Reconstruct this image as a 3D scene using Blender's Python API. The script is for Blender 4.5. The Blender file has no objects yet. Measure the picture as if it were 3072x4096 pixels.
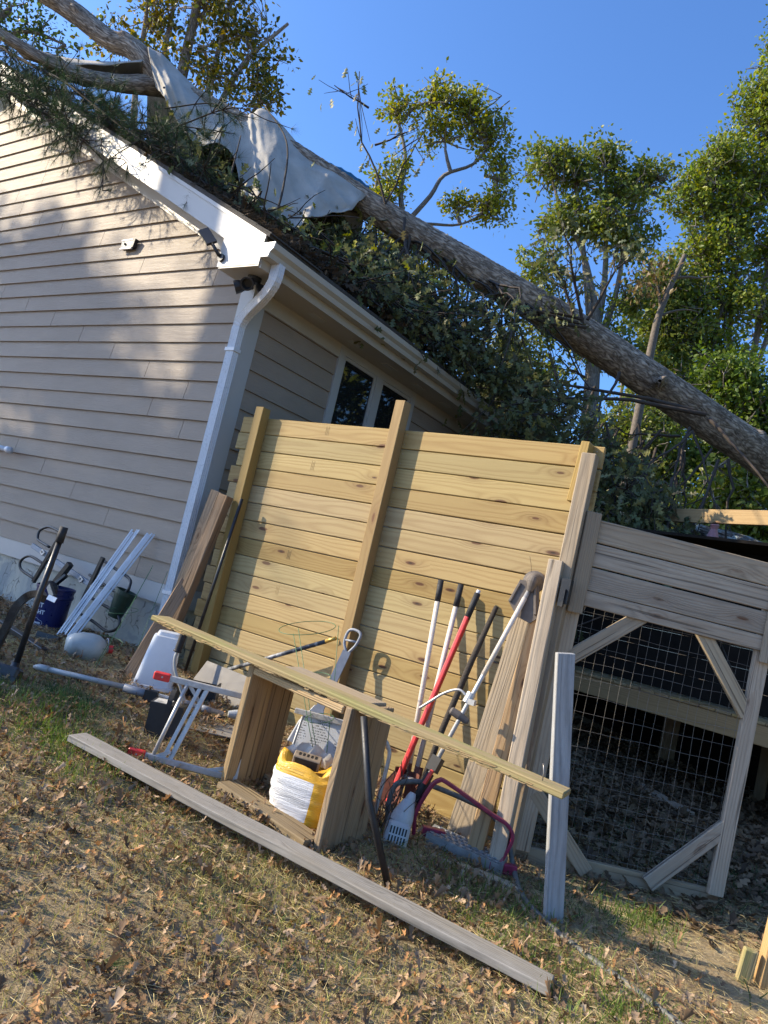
import bpy, bmesh, math, random
import numpy as np
from mathutils import Vector, Matrix

# ------------------------------------------------------------------ camera, sky, sun, exposure
scene = bpy.context.scene
HEAD, PITCH, ROLL = math.radians(34.75), math.radians(5.4), math.radians(13.05)
cam_d = bpy.data.cameras.new('camera')
cam = bpy.data.objects.new('camera', cam_d); scene.collection.objects.link(cam)
_fw = Vector((-math.sin(HEAD), math.cos(HEAD), 0)); _rt = Vector((math.cos(HEAD), math.sin(HEAD), 0)); _up = Vector((0, 0, 1))
_F = _fw * math.cos(PITCH) + _up * math.sin(PITCH); _U = _up * math.cos(PITCH) - _fw * math.sin(PITCH)
_r = _rt * math.cos(ROLL) + _U * math.sin(ROLL); _u = _U * math.cos(ROLL) - _rt * math.sin(ROLL)
_m = Matrix((_r, _u, -_F)).transposed().to_4x4(); _m.translation = (0, 0, 1.1)
cam.matrix_world = _m
cam_d.sensor_fit = 'VERTICAL'; cam_d.sensor_height = 36.0; cam_d.lens = 36.0 * 2970 / 4096
cam_d.clip_start = 0.05; cam_d.clip_end = 2000
scene.camera = cam

SUN_AZ, SUN_EL = math.radians(240), math.radians(28)      # clockwise from +Y, above the horizon
SUN = Vector((math.sin(SUN_AZ) * math.cos(SUN_EL), math.cos(SUN_AZ) * math.cos(SUN_EL), math.sin(SUN_EL)))
world = bpy.data.worlds.new('World'); scene.world = world; world.use_nodes = True
wn = world.node_tree.nodes; wl = world.node_tree.links; wn.clear()
sky = wn.new('ShaderNodeTexSky'); sky.sky_type = 'NISHITA'; sky.sun_disc = False
sky.sun_elevation = SUN_EL; sky.sun_rotation = SUN_AZ; sky.air_density = 1.0; sky.dust_density = 1.4; sky.ozone_density = 10.0
bg = wn.new('ShaderNodeBackground'); bg.inputs['Strength'].default_value = 0.15
wo = wn.new('ShaderNodeOutputWorld'); wl.new(sky.outputs[0], bg.inputs['Color']); wl.new(bg.outputs[0], wo.inputs['Surface'])
sun_d = bpy.data.lights.new('sun', 'SUN'); sun_d.energy = 3.9; sun_d.angle = math.radians(0.6); sun_d.color = (1.0, 0.86, 0.64)
sun_o = bpy.data.objects.new('sun', sun_d); scene.collection.objects.link(sun_o)
sun_o.rotation_euler = SUN.to_track_quat('Z', 'Y').to_euler()
vs = scene.view_settings
vs.view_transform = 'Standard'; vs.look = 'None'; vs.gamma = 1.0; vs.use_curve_mapping = False; vs.exposure = 1.15
scene.cycles.use_denoising = True
scene.cycles.max_bounces = 6; scene.cycles.transparent_max_bounces = 12; scene.cycles.diffuse_bounces = 3

# ------------------------------------------------------------------ object helpers
COL = scene.collection
RNG = np.random.default_rng(7)
random.seed(7)
WM = {}                                     # world matrix by object name
def put(o, M=None, parent=None):
    COL.objects.link(o)
    M = M if M is not None else Matrix.Identity(4)
    if parent is not None:
        o.parent = parent; o.matrix_basis = WM[parent.name].inverted() @ M
    else:
        o.matrix_basis = M
    WM[o.name] = M.copy()
    return o
def tag(o, label=None, cat=None, group=None, kind=None):
    if label: o['label'] = label
    if cat: o['category'] = cat
    if group: o['group'] = group
    if kind: o['kind'] = kind
    return o
def thing(name, label, cat, loc, group=None):
    o = bpy.data.objects.new(name, None); o.empty_display_size = 0.1
    put(o, Matrix.Translation(loc)); return tag(o, label, cat, group)
def part(name, parent, loc=None):
    o = bpy.data.objects.new(name, None); o.empty_display_size = 0.05
    M = Matrix.Translation(loc) if loc is not None else WM[parent.name].copy()
    return put(o, M, parent)
def mesh_np(name, V, F, mat=None, uv=None, smooth=False, tint=None):
    V = np.asarray(V, dtype=np.float32).reshape(-1, 3)
    me = bpy.data.meshes.new(name)
    if isinstance(F, np.ndarray):
        k = F.shape[1]; n = F.shape[0]
        me.vertices.add(len(V)); me.vertices.foreach_set('co', V.ravel())
        me.loops.add(n * k); me.loops.foreach_set('vertex_index', F.astype(np.int32).ravel())
        me.polygons.add(n); me.polygons.foreach_set('loop_start', np.arange(0, n * k, k, dtype=np.int32))
        me.update(calc_edges=True)
    else:
        me.from_pydata([tuple(map(float, v)) for v in V], [], F); me.update()
    if smooth: me.polygons.foreach_set('use_smooth', np.ones(len(me.polygons), dtype=bool))
    if uv is not None:
        l = np.empty(len(me.loops), dtype=np.int32); me.loops.foreach_get('vertex_index', l)
        u = me.uv_layers.new(name='UVMap'); u.data.foreach_set('uv', np.asarray(uv, dtype=np.float32)[l].ravel())
    if tint is not None:
        a = me.color_attributes.new('tint', 'FLOAT_COLOR', 'POINT')
        t = np.ones((len(V), 4), dtype=np.float32); t[:, :3] = np.asarray(tint, dtype=np.float32).reshape(len(V), -1)
        a.data.foreach_set('color', t.ravel())
    if mat is not None: me.materials.append(mat)
    return me
def origin_of(parent):
    return np.array(WM[parent.name].translation) if parent is not None else np.zeros(3)
def wmesh(name, V, F, mat, parent=None, **k):
    """mesh given in world coordinates; its origin goes to its own base"""
    V = np.asarray(V, dtype=float).reshape(-1, 3)
    c = V.mean(0); c[2] = V[:, 2].min()
    if parent is not None and len(V) > 50000: c = origin_of(parent)
    me = mesh_np(name, V - c, F, mat, **k)
    return put(bpy.data.objects.new(name, me), Matrix.Translation(c), parent)
def join(*vf):
    Vs, Fs, n = [], [], 0
    for V, F in vf:
        V = np.asarray(V, dtype=float).reshape(-1, 3)
        Vs.append(V); Fs += [tuple(int(i) + n for i in f) for f in F]; n += len(V)
    return np.concatenate(Vs), Fs
BOXF = [(0, 3, 2, 1), (4, 5, 6, 7), (0, 1, 5, 4), (1, 2, 6, 5), (2, 3, 7, 6), (3, 0, 4, 7)]
def boxvf(x0, x1, y0, y1, z0, z1):
    return np.array([(x0, y0, z0), (x1, y0, z0), (x1, y1, z0), (x0, y1, z0), (x0, y0, z1), (x1, y0, z1), (x1, y1, z1), (x0, y1, z1)], float), BOXF
def prism(poly, axis, a, b):
    """polygon in the two other axes, extruded along axis from a to b"""
    n = len(poly); V = []
    for t in (a, b):
        for p in poly:
            v = list(p); v.insert(axis, t); V.append(v)
    F = [tuple(range(n))[::-1], tuple(range(n, 2 * n))] + [(i, (i + 1) % n, n + (i + 1) % n, n + i) for i in range(n)]
    bm = bmesh.new(); vs_ = [bm.verts.new(v) for v in V]
    for f in F: bm.faces.new([vs_[i] for i in f])
    bmesh.ops.recalc_face_normals(bm, faces=bm.faces); bm.verts.index_update()
    F = [tuple(v.index for v in f.verts) for f in bm.faces]; bm.free()
    return np.array(V, float), F
_bc = {}
def board_mesh(L, w, t, mat, bev=0.004, warp=0.0, seed=0):
    key = (round(L, 3), round(w, 4), round(t, 4), mat.name, bev, warp, seed if warp else 0)
    if key in _bc: return _bc[key]
    bm = bmesh.new(); bmesh.ops.create_cube(bm, size=1.0)
    for v in bm.verts: v.co = Vector((v.co.x * L, v.co.y * w, v.co.z * t))
    if bev: bmesh.ops.bevel(bm, geom=list(bm.edges), offset=min(bev, t * 0.3), segments=1, affect='EDGES', profile=0.5)
    if warp:
        le = [e for e in bm.edges if abs((e.verts[0].co - e.verts[1].co).x) > L * 0.8]
        bmesh.ops.subdivide_edges(bm, edges=le, cuts=9, use_grid_fill=False)
        rr = random.Random(seed); a, b = rr.uniform(-1, 1), rr.uniform(-1, 1)
        for v in bm.verts:
            s = v.co.x / L
            v.co.z += warp * a * (s * s * 4 - 1) * 0.5 + rr.uniform(-.15, .15) * warp * 0.4
            v.co.y += warp * b * (s * s * 4 - 1) * 0.5 + rr.uniform(-.5, .5) * warp * 0.35
    me = bpy.data.meshes.new('board'); bm.to_mesh(me); bm.free(); me.materials.append(mat)
    _bc[key] = me; return me
def board(name, p0, p1, w, t, n, mat, parent=None, bev=0.004, warp=0.0, seed=0):
    """a board from p0 to p1 (centre line), w wide, t thick, n the direction its wide face looks"""
    p0, p1, n = Vector(p0), Vector(p1), Vector(n)
    X = (p1 - p0); L = X.length; X.normalize()
    Z = (n - X * n.dot(X)).normalized(); Y = Z.cross(X)
    M = Matrix((X, Y, Z)).transposed().to_4x4(); M.translation = (p0 + p1) / 2
    return put(bpy.data.objects.new(name, board_mesh(L, w, t, mat, bev, warp, seed)), M, parent)
def smooth_path(P, n=6):
    P = np.asarray(P, float); out = []
    Q = np.vstack([2 * P[0] - P[1], P, 2 * P[-1] - P[-2]])
    for i in range(1, len(Q) - 2):
        a, b, c, d = Q[i - 1], Q[i], Q[i + 1], Q[i + 2]
        for k in range(n):
            t = k / n
            out.append(0.5 * ((2 * b) + (c - a) * t + (2 * a - 5 * b + 4 * c - d) * t * t + (3 * b - a - 3 * c + d) * t ** 3))
    out.append(P[-1]); return np.array(out)
def frames(P):
    P = np.asarray(P, float); T = np.gradient(P, axis=0); T /= np.linalg.norm(T, axis=1)[:, None] + 1e-12
    ref = np.array([0, 0, 1.0]) if abs(T[0][2]) < 0.9 else np.array([1.0, 0, 0])
    N = []; nprev = np.cross(T[0], ref); nprev /= np.linalg.norm(nprev)
    for t in T:
        nprev = nprev - t * (nprev @ t); nprev /= np.linalg.norm(nprev) + 1e-12; N.append(nprev.copy())
    N = np.array(N); return T, N, np.cross(T, N)
def tubevf(P, R, seg=8, cap=True):
    P = np.asarray(P, float); n = len(P); R = np.broadcast_to(np.asarray(R, float), (n,))
    T, N, B = frames(P); a = np.arange(seg) * 2 * np.pi / seg
    V = P[:, None, :] + R[:, None, None] * (np.cos(a)[None, :, None] * N[:, None, :] + np.sin(a)[None, :, None] * B[:, None, :])
    i, j = np.meshgrid(np.arange(n - 1), np.arange(seg), indexing='ij'); j2 = (j + 1) % seg
    F = np.stack([i * seg + j, i * seg + j2, (i + 1) * seg + j2, (i + 1) * seg + j], -1).reshape(-1, 4)
    F = [tuple(f) for f in F.tolist()]
    if cap: F += [tuple(range(seg))[::-1], tuple(range((n - 1) * seg, n * seg))]
    return V.reshape(-1, 3), F
def tube(name, P, R, mat, parent=None, seg=8, smooth=True, cap=True):
    V, F = tubevf(P, R, seg, cap); return wmesh(name, V, F, mat, parent, smooth=smooth)
def sweepvf(prof, P, up=None, scale=None):
    """closed 2D profile swept along P; profile x along N, y along B"""
    P = np.asarray(P, float); n = len(P); m = len(prof); prof = np.asarray(prof, float)
    T, N, B = frames(P)
    if up is not None:
        N = np.cross(np.broadcast_to(np.asarray(up, float), T.shape), T); N /= np.linalg.norm(N, axis=1)[:, None]; B = np.cross(T, N)
    s = np.ones(n) if scale is None else np.asarray(scale)
    V = P[:, None, :] + s[:, None, None] * (prof[None, :, 0, None] * N[:, None, :] + prof[None, :, 1, None] * B[:, None, :])
    F = [(i * m + j, i * m + (j + 1) % m, (i + 1) * m + (j + 1) % m, (i + 1) * m + j) for i in range(n - 1) for j in range(m)]
    F += [tuple(range(m))[::-1], tuple(range((n - 1) * m, n * m))]
    return V.reshape(-1, 3), F
def lathevf(prof, c, seg=24, axis=(0, 0, 1)):
    """profile [(r, h)] turned about axis through c"""
    ax = Vector(axis).normalized(); q = ax.to_track_quat('Z', 'Y').to_matrix()
    V = []; m = len(prof)
    for r, h in prof:
        for k in range(seg):
            a = 2 * math.pi * k / seg
            V.append(tuple(Vector(c) + q @ Vector((r * math.cos(a), r * math.sin(a), h))))
    F = [(i * seg + k, i * seg + (k + 1) % seg, (i + 1) * seg + (k + 1) % seg, (i + 1) * seg + k) for i in range(m - 1) for k in range(seg)]
    if prof[0][0] > 1e-4: F.append(tuple(range(seg))[::-1])
    if prof[-1][0] > 1e-4: F.append(tuple(range((m - 1) * seg, m * seg)))
    return np.array(V), F
def zg(x, y=0.0):
    t = np.clip((-1.3 - np.asarray(x, float)) / 3.3, 0, 1); t = .5 * t + .5 * t * t * (3 - 2 * t); return -.25 + .35 * t
def on(x, y, dz=0.0): return (x, y, float(zg(x)) + dz)
_ph = RNG.uniform(0, 6.28, (40, 3)); _dr = RNG.normal(size=(40, 2))
def pnoise(x, y, f=1.0, o=0):
    s = 0
    for i in range(7):
        k = f * (1.0 + 0.55 * i); d = _dr[(o + i) % 40]; d = d / np.linalg.norm(d)
        e = _dr[(o + i + 11) % 40]; e = e / np.linalg.norm(e)
        s = s + np.sin(k * (x * d[0] + y * d[1]) + _ph[(o + i) % 40, 0] + 1.3 * np.sin(k * .7 * (x * e[0] + y * e[1]) + _ph[(o + i) % 40, 1])) / (1 + .35 * i)
    return s / 3.6

# ------------------------------------------------------------------ materials
def nm(name):
    m = bpy.data.materials.new(name); m.use_nodes = True; nt = m.node_tree
    b = nt.nodes['Principled BSDF']; return m, nt, b
def math_(nt, op, a, b=None, c=None, clamp=False):
    n = nt.nodes.new('ShaderNodeMath'); n.operation = op; n.use_clamp = clamp
    for i, v in enumerate((a, b, c)):
        if v is None: continue
        if isinstance(v, (int, float)): n.inputs[i].default_value = v
        else: nt.links.new(v, n.inputs[i])
    return n.outputs[0]
def mixc(nt, f, a, b, mode='MIX'):
    n = nt.nodes.new('ShaderNodeMix'); n.data_type = 'RGBA'; n.blend_type = mode
    for s, v in ((n.inputs['Factor'], f), (n.inputs[6], a), (n.inputs[7], b)):
        if isinstance(v, (int, float)): s.default_value = v
        elif isinstance(v, (tuple, list)): s.default_value = (*v, 1.0)
        else: nt.links.new(v, s)
    return n.outputs[2]
def vmul(nt, v, s):
    n = nt.nodes.new('ShaderNodeVectorMath'); n.operation = 'MULTIPLY'; nt.links.new(v, n.inputs[0]); n.inputs[1].default_value = s; return n.outputs[0]
def noise(nt, v, scale, detail=3, rough=0.55, dist=0.0):
    n = nt.nodes.new('ShaderNodeTexNoise'); n.inputs['Scale'].default_value = scale; n.inputs['Detail'].default_value = detail
    n.inputs['Roughness'].default_value = rough; n.inputs['Distortion'].default_value = dist
    if v is not None: nt.links.new(v, n.inputs['Vector'])
    return n.outputs['Fac']
def rmap(nt, v, a, b, c=0.0, d=1.0):
    n = nt.nodes.new('ShaderNodeMapRange'); nt.links.new(v, n.inputs[0])
    for i, x in enumerate((a, b, c, d)): n.inputs[i + 1].default_value = x
    return n.outputs[0]
def bump(nt, bsdf, h, strength=0.3, dist=0.01):
    n = nt.nodes.new('ShaderNodeBump'); n.inputs['Strength'].default_value = strength; n.inputs['Distance'].default_value = dist
    nt.links.new(h, n.inputs['Height']); nt.links.new(n.outputs[0], bsdf.inputs['Normal']); return n
def coord(nt, kind='Object', rand=True):
    tc = nt.nodes.new('ShaderNodeTexCoord'); v = tc.outputs[kind]
    if rand:
        oi = nt.nodes.new('ShaderNodeObjectInfo')
        cmb = nt.nodes.new('ShaderNodeCombineXYZ')
        for i, k in enumerate((13.7, 3.1, 0.0)): nt.links.new(math_(nt, 'MULTIPLY', oi.outputs['Random'], k), cmb.inputs[i])
        ad = nt.nodes.new('ShaderNodeVectorMath'); ad.operation = 'ADD'; nt.links.new(v, ad.inputs[0]); nt.links.new(cmb.outputs[0], ad.inputs[1])
        return ad.outputs[0], oi.outputs['Random']
    return v, None
def plain(name, col, rough=0.5, metal=0.0, var=0.12, scale=30, spec=0.5, bumps=0.0, dirt=None, dirtamt=0.5):
    m, nt, b = nm(name); v, _ = coord(nt, rand=False)
    f = noise(nt, v, scale, 4); c = mixc(nt, rmap(nt, f, .3, .7), tuple(x * (1 - var) for x in col), tuple(min(1, x * (1 + var)) for x in col))
    if dirt:
        d = rmap(nt, noise(nt, v, scale * .25, 6, .65), .5, .68, 0, dirtamt); c = mixc(nt, d, c, dirt)
    nt.links.new(c, b.inputs['Base Color']); b.inputs['Metallic'].default_value = metal; b.inputs['Specular IOR Level'].default_value = spec
    nt.links.new(rmap(nt, noise(nt, v, scale * 2, 3), .3, .7, max(.02, rough - .1), min(1, rough + .1)), b.inputs['Roughness'])
    if bumps: bump(nt, b, f, bumps, 0.004)
    return m
def wood(name, light, dark, ring=85, knots=0.45, grey=0.0, greycol=(.28, .27, .25), rough=0.7, bs=0.25, grain=0.34, knotcol=(.16, .075, .03), moss=None, cracks=0.0):
    m, nt, b = nm(name); v, rnd = coord(nt)
    sp = nt.nodes.new('ShaderNodeSeparateXYZ'); nt.links.new(v, sp.inputs[0]); x, y, z = sp.outputs
    tc2, _ = coord(nt, rand=False); sq = nt.nodes.new('ShaderNodeSeparateXYZ'); nt.links.new(tc2, sq.inputs[0])
    vo = nt.nodes.new('ShaderNodeTexVoronoi'); vo.feature = 'F1'; vo.voronoi_dimensions = '2D'; vo.inputs['Scale'].default_value = 1.0
    nt.links.new(vmul(nt, v, (1.9, 6.5, 1.5)), vo.inputs['Vector']); d = vo.outputs['Distance']
    sc = nt.nodes.new('ShaderNodeSeparateColor'); nt.links.new(vo.outputs['Color'], sc.inputs[0])
    sel = math_(nt, 'GREATER_THAN', sc.outputs[0], 1.0 - knots)
    kr = math_(nt, 'MULTIPLY_ADD', sc.outputs[1], .06, .045)
    km = math_(nt, 'MULTIPLY', rmap(nt, math_(nt, 'DIVIDE', d, kr), .75, 1.1, 1, 0), sel)
    wa = math_(nt, 'MULTIPLY', math_(nt, 'POWER', rmap(nt, d, 0, .42, 1, 0), 2.0), sel)
    oy = math_(nt, 'MULTIPLY_ADD', rnd, .16, -.08)
    yy = math_(nt, 'ADD', sq.outputs[1], oy); zz = math_(nt, 'ADD', sq.outputs[2], math_(nt, 'MULTIPLY_ADD', rnd, .06, .035))
    R = math_(nt, 'SQRT', math_(nt, 'ADD', math_(nt, 'MULTIPLY', yy, yy), math_(nt, 'MULTIPLY', zz, zz)))
    n1 = noise(nt, vmul(nt, v, (.8, 4, 4)), 1.0, 2)
    ph = math_(nt, 'ADD', math_(nt, 'MULTIPLY_ADD', n1, 5.0, math_(nt, 'MULTIPLY', R, ring)), math_(nt, 'MULTIPLY', wa, 3.5))
    s = math_(nt, 'SINE', math_(nt, 'MULTIPLY', ph, 6.283))
    g = math_(nt, 'POWER', rmap(nt, s, -1, 1), 2.2)
    fib = noise(nt, vmul(nt, v, (5, 190, 190)), 1.0, 3)
    blot = noise(nt, vmul(nt, v, (1.3, 6, 6)), 1.0, 3)
    fac = math_(nt, 'ADD', math_(nt, 'MULTIPLY', g, grain), math_(nt, 'MULTIPLY_ADD', fib, .5, -.2), clamp=True)
    c = mixc(nt, fac, light, dark)
    c = mixc(nt, rmap(nt, blot, .35, .75, 0, .45), c, tuple(0.5 * (a + e) for a, e in zip(light, dark)))
    c = mixc(nt, math_(nt, 'MULTIPLY', rmap(nt, d, .06, .3, .45, 0), sel), c, tuple(.5 * (a + e) for a, e in zip(dark, knotcol)))
    c = mixc(nt, km, c, knotcol); c = mixc(nt, math_(nt, 'MULTIPLY', rmap(nt, math_(nt, 'DIVIDE', d, kr), .25, .5, .85, 0), math_(nt, 'MULTIPLY', sel, math_(nt, 'GREATER_THAN', sc.outputs[2], .55))), c, (.02, .014, .01))
    if grey:
        gm = rmap(nt, noise(nt, vmul(nt, v, (1.1, 7, 7)), 1.0, 5, .65), .55 - .35 * grey, .75 - .25 * grey, 0, 1)
        mot = noise(nt, vmul(nt, v, (9, 30, 30)), 1.0, 5, .7); gc = mixc(nt, rmap(nt, math_(nt, 'ADD', math_(nt, 'MULTIPLY', g, .22), math_(nt, 'ADD', math_(nt, 'MULTIPLY', fib, .45), math_(nt, 'MULTIPLY', mot, .75))), .35, 1.0), tuple(min(1, q * 1.18) for q in greycol), tuple(q * .55 for q in greycol)); c = mixc(nt, math_(nt, 'MULTIPLY', gm, min(1.0, grey * 1.2)), c, gc)
    if moss:
        mm = rmap(nt, noise(nt, vmul(nt, v, (2, 9, 9)), 1.0, 5, .6), .4, .65, 0, .75); c = mixc(nt, mm, c, moss)
    h = math_(nt, 'SUBTRACT', math_(nt, 'MULTIPLY', fib, .7), math_(nt, 'MULTIPLY', g, .5))
    if cracks:
        ck = rmap(nt, noise(nt, vmul(nt, v, (1.2, 60, 60)), 1.0, 2, .4), .64, .70, 0, cracks); c = mixc(nt, ck, c, tuple(q * .15 for q in dark))
        h = math_(nt, 'SUBTRACT', h, math_(nt, 'MULTIPLY', ck, 1.5))
    hv = nt.nodes.new('ShaderNodeHueSaturation'); nt.links.new(c, hv.inputs['Color']); nt.links.new(math_(nt, 'MULTIPLY_ADD', rnd, .32, .80), hv.inputs['Value']); r2 = math_(nt, 'FRACT', math_(nt, 'MULTIPLY', rnd, 17.3)); nt.links.new(math_(nt, 'MULTIPLY_ADD', r2, .012, .494), hv.inputs['Hue']); nt.links.new(math_(nt, 'MULTIPLY_ADD', math_(nt, 'FRACT', math_(nt, 'MULTIPLY', rnd, 41.7)), .22, .88), hv.inputs['Saturation'])
    nt.links.new(hv.outputs[0], b.inputs['Base Color']); b.inputs['Roughness'].default_value = rough; b.inputs['Specular IOR Level'].default_value = .25
    bump(nt, b, h, bs, 0.004); return m
def leafmat(name, trans=0.35, rough=0.5, spec=0.3):
    m, nt, b = nm(name); a = nt.nodes.new('ShaderNodeAttribute'); a.attribute_name = 'tint'
    nt.links.new(a.outputs['Color'], b.inputs['Base Color']); b.inputs['Roughness'].default_value = rough; b.inputs['Specular IOR Level'].default_value = spec
    t = nt.nodes.new('ShaderNodeBsdfTranslucent')
    hv = nt.nodes.new('ShaderNodeHueSaturation'); hv.inputs['Saturation'].default_value = 1.15; hv.inputs['Value'].default_value = 1.25; nt.links.new(a.outputs['Color'], hv.inputs['Color'])
    nt.links.new(hv.outputs[0], t.inputs['Color'])
    mx = nt.nodes.new('ShaderNodeMixShader'); mx.inputs[0].default_value = trans
    nt.links.new(b.outputs[0], mx.inputs[1]); nt.links.new(t.outputs[0], mx.inputs[2]); nt.links.new(mx.outputs[0], nt.nodes['Material Output'].inputs['Surface'])
    return m
def bark(name, light, dark, su=9, sv=2.6, bs=0.9, dist=.03, lichen=None):
    m, nt, b = nm(name); tc = nt.nodes.new('ShaderNodeTexCoord'); v = tc.outputs['UV']
    n0 = nt.nodes.new('ShaderNodeTexNoise'); n0.inputs['Scale'].default_value = 6; n0.inputs['Detail'].default_value = 3; nt.links.new(v, n0.inputs['Vector'])
    ad = nt.nodes.new('ShaderNodeMix'); ad.data_type = 'VECTOR'; ad.inputs[0].default_value = .06; nt.links.new(v, ad.inputs[4]); nt.links.new(n0.outputs['Color'], ad.inputs[5])
    rn = noise(nt, vmul(nt, ad.outputs[1], (su, sv, 1)), 1.0, 3, .5, .35); ridge_ = math_(nt, 'SUBTRACT', 1.0, math_(nt, 'ABSOLUTE', math_(nt, 'MULTIPLY_ADD', rn, 4.0, -2.0)), clamp=True)
    fine = noise(nt, vmul(nt, v, (40, 9, 1)), 1.0, 5, .65); mid = noise(nt, vmul(nt, v, (14, 3, 1)), 1.0, 4, .6)
    h = math_(nt, 'ADD', math_(nt, 'SUBTRACT', 1.0, ridge_), math_(nt, 'ADD', math_(nt, 'MULTIPLY', fine, .55), math_(nt, 'MULTIPLY', mid, .8)))
    c = mixc(nt, rmap(nt, h, .6, 1.7), dark, light)
    if lichen: c = mixc(nt, rmap(nt, noise(nt, v, 7, 5, .6), .5, .6, 0, .85), c, lichen)
    nt.links.new(c, b.inputs['Base Color']); b.inputs['Roughness'].default_value = .9; b.inputs['Specular IOR Level'].default_value = .1
    bump(nt, b, h, bs, dist); return m

def siding_mat():
    m, nt, b = nm('siding_paint'); v, rnd = coord(nt)
    f = noise(nt, vmul(nt, v, (2.2, 2.2, 34)), 1.0, 3, .55, .6)
    w = nt.nodes.new('ShaderNodeMath'); w.operation = 'SINE'; nt.links.new(math_(nt, 'MULTIPLY', f, 46.0), w.inputs[0])
    fine = noise(nt, vmul(nt, v, (14, 14, 150)), 1.0, 2)
    h = math_(nt, 'ADD', math_(nt, 'MULTIPLY', w.outputs[0], .5), fine)
    dirt = noise(nt, vmul(nt, v, (1.5, 1.5, 4)), 1.0, 5, .6)
    c = mixc(nt, rmap(nt, dirt, .35, .75), (.315, .252, .190), (.265, .212, .159))
    c = mixc(nt, rmap(nt, h, .2, 1.2, .22, 0), c, (.2, .17, .15))
    nt.links.new(c, b.inputs['Base Color']); b.inputs['Roughness'].default_value = .62; b.inputs['Specular IOR Level'].default_value = .32
    bump(nt, b, h, .30, .0035); return m
def stucco_mat():
    m, nt, b = nm('parge_coat'); v, _ = coord(nt, rand=False)
    wv = nt.nodes.new('ShaderNodeTexVoronoi'); wv.feature = 'DISTANCE_TO_EDGE'; wv.inputs['Scale'].default_value = 1
    n0 = nt.nodes.new('ShaderNodeTexNoise'); n0.inputs['Scale'].default_value = 5; n0.inputs['Detail'].default_value = 4; nt.links.new(v, n0.inputs['Vector'])
    ad = nt.nodes.new('ShaderNodeMix'); ad.data_type = 'VECTOR'; ad.inputs[0].default_value = .22; nt.links.new(v, ad.inputs[4]); nt.links.new(n0.outputs['Color'], ad.inputs[5])
    nt.links.new(vmul(nt, ad.outputs[1], (11, 11, 4.5)), wv.inputs['Vector'])
    brk = rmap(nt, noise(nt, v, 9, 3), .45, .58)
    ck = math_(nt, 'MULTIPLY', rmap(nt, wv.outputs['Distance'], .0, .035, 1, 0), brk)
    st = noise(nt, vmul(nt, v, (2.5, 2.5, 1.2)), 1.0, 5, .6)
    c = mixc(nt, rmap(nt, st, .35, .65), (.50, .46, .36), (.30, .31, .29))
    c = mixc(nt, rmap(nt, noise(nt, v, 3.5, 3), .56, .6, 0, .6), c, (.23, .25, .25))
    c = mixc(nt, math_(nt, 'MULTIPLY', ck, .8), c, (.08, .07, .06))
    nt.links.new(c, b.inputs['Base Color']); b.inputs['Roughness'].default_value = .9
    bump(nt, b, math_(nt, 'SUBTRACT', math_(nt, 'MULTIPLY', noise(nt, v, 60, 3), .3), ck), .7, .01); return m
def ground_mat():
    m, nt, b = nm('soil'); v, _ = coord(nt, rand=False)
    a = noise(nt, v, .9, 5, .6); f = noise(nt, v, 60, 5, .7); g = noise(nt, v, 7, 5, .65)
    c = mixc(nt, rmap(nt, a, .42, .6), (.17, .118, .066), (.37, .285, .17))
    c = mixc(nt, rmap(nt, g, .45, .7, 0, .6), c, (.12, .085, .05))
    c = mixc(nt, rmap(nt, f, .3, .7, 0, .5), c, (.50, .40, .25), 'MIX')
    nt.links.new(c, b.inputs['Base Color']); b.inputs['Roughness'].default_value = .95; b.inputs['Specular IOR Level'].default_value = .1
    bump(nt, b, math_(nt, 'ADD', f, math_(nt, 'MULTIPLY', g, 2.0)), .8, .012); return m
def white_paint(name='white_trim_paint', col=(.38, .375, .36)):
    m, nt, b = nm(name); v, _ = coord(nt, rand=False)
    f = noise(nt, vmul(nt, v, (3, 3, 60)), 1.0, 3); d = noise(nt, v, 2.5, 6, .65)
    c = mixc(nt, rmap(nt, d, .5, .8, 0, .4), col, (.45, .43, .38)); nt.links.new(c, b.inputs['Base Color'])
    b.inputs['Roughness'].default_value = .45; bump(nt, b, f, .12, .004); return m
def tarp_mat():
    m, nt, b = nm('canvas_tarp'); v, _ = coord(nt, rand=False)
    sp = rmap(nt, noise(nt, v, 22, 6, .75), .56, .64, 0, .9)
    sp2 = rmap(nt, noise(nt, v, 2.2, 4, .6), .48, .66)
    c = mixc(nt, rmap(nt, noise(nt, v, 4, 4), .3, .7), (.44, .415, .365), (.33, .31, .27))
    c = mixc(nt, math_(nt, 'MULTIPLY', sp, sp2), c, (.10, .09, .075)); c = mixc(nt, rmap(nt, sp2, 0, 1, 0, .22), c, (.22, .19, .15))
    nt.links.new(c, b.inputs['Base Color']); b.inputs['Roughness'].default_value = .75
    wv = noise(nt, v, 9, 5, .6); bump(nt, b, wv, .35, .02); return m
def glass_mat():
    m, nt, b = nm('window_glass'); b.inputs['Base Color'].default_value = (.012, .014, .015, 1); b.inputs['Roughness'].default_value = .03
    b.inputs['Specular IOR Level'].default_value = .6; return m
M_SIDING, M_STUCCO, M_SOIL, M_WHITE, M_TARP, M_GLASS = siding_mat(), stucco_mat(), ground_mat(), white_paint(), tarp_mat(), glass_mat()
M_SOFFIT = white_paint('soffit_paint', (.40, .355, .285)); M_GUTTER = white_paint('gutter_aluminium', (.42, .40, .35))
M_ALU_WHITE = plain('downspout_enamel', (.60, .62, .64), .32, 0, .04, 20, dirt=(.5, .48, .44), dirtamt=.35)
M_PINE = wood('new_pine', (.365, .268, .108), (.24, .152, .052), ring=62, knots=.62, rough=.6, bs=.2, grain=.5, knotcol=(.10, .045, .018))
M_PINE2 = wood('new_pine_post', (.33, .225, .085), (.23, .14, .05), ring=110, knots=.25, rough=.6, bs=.2)
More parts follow.
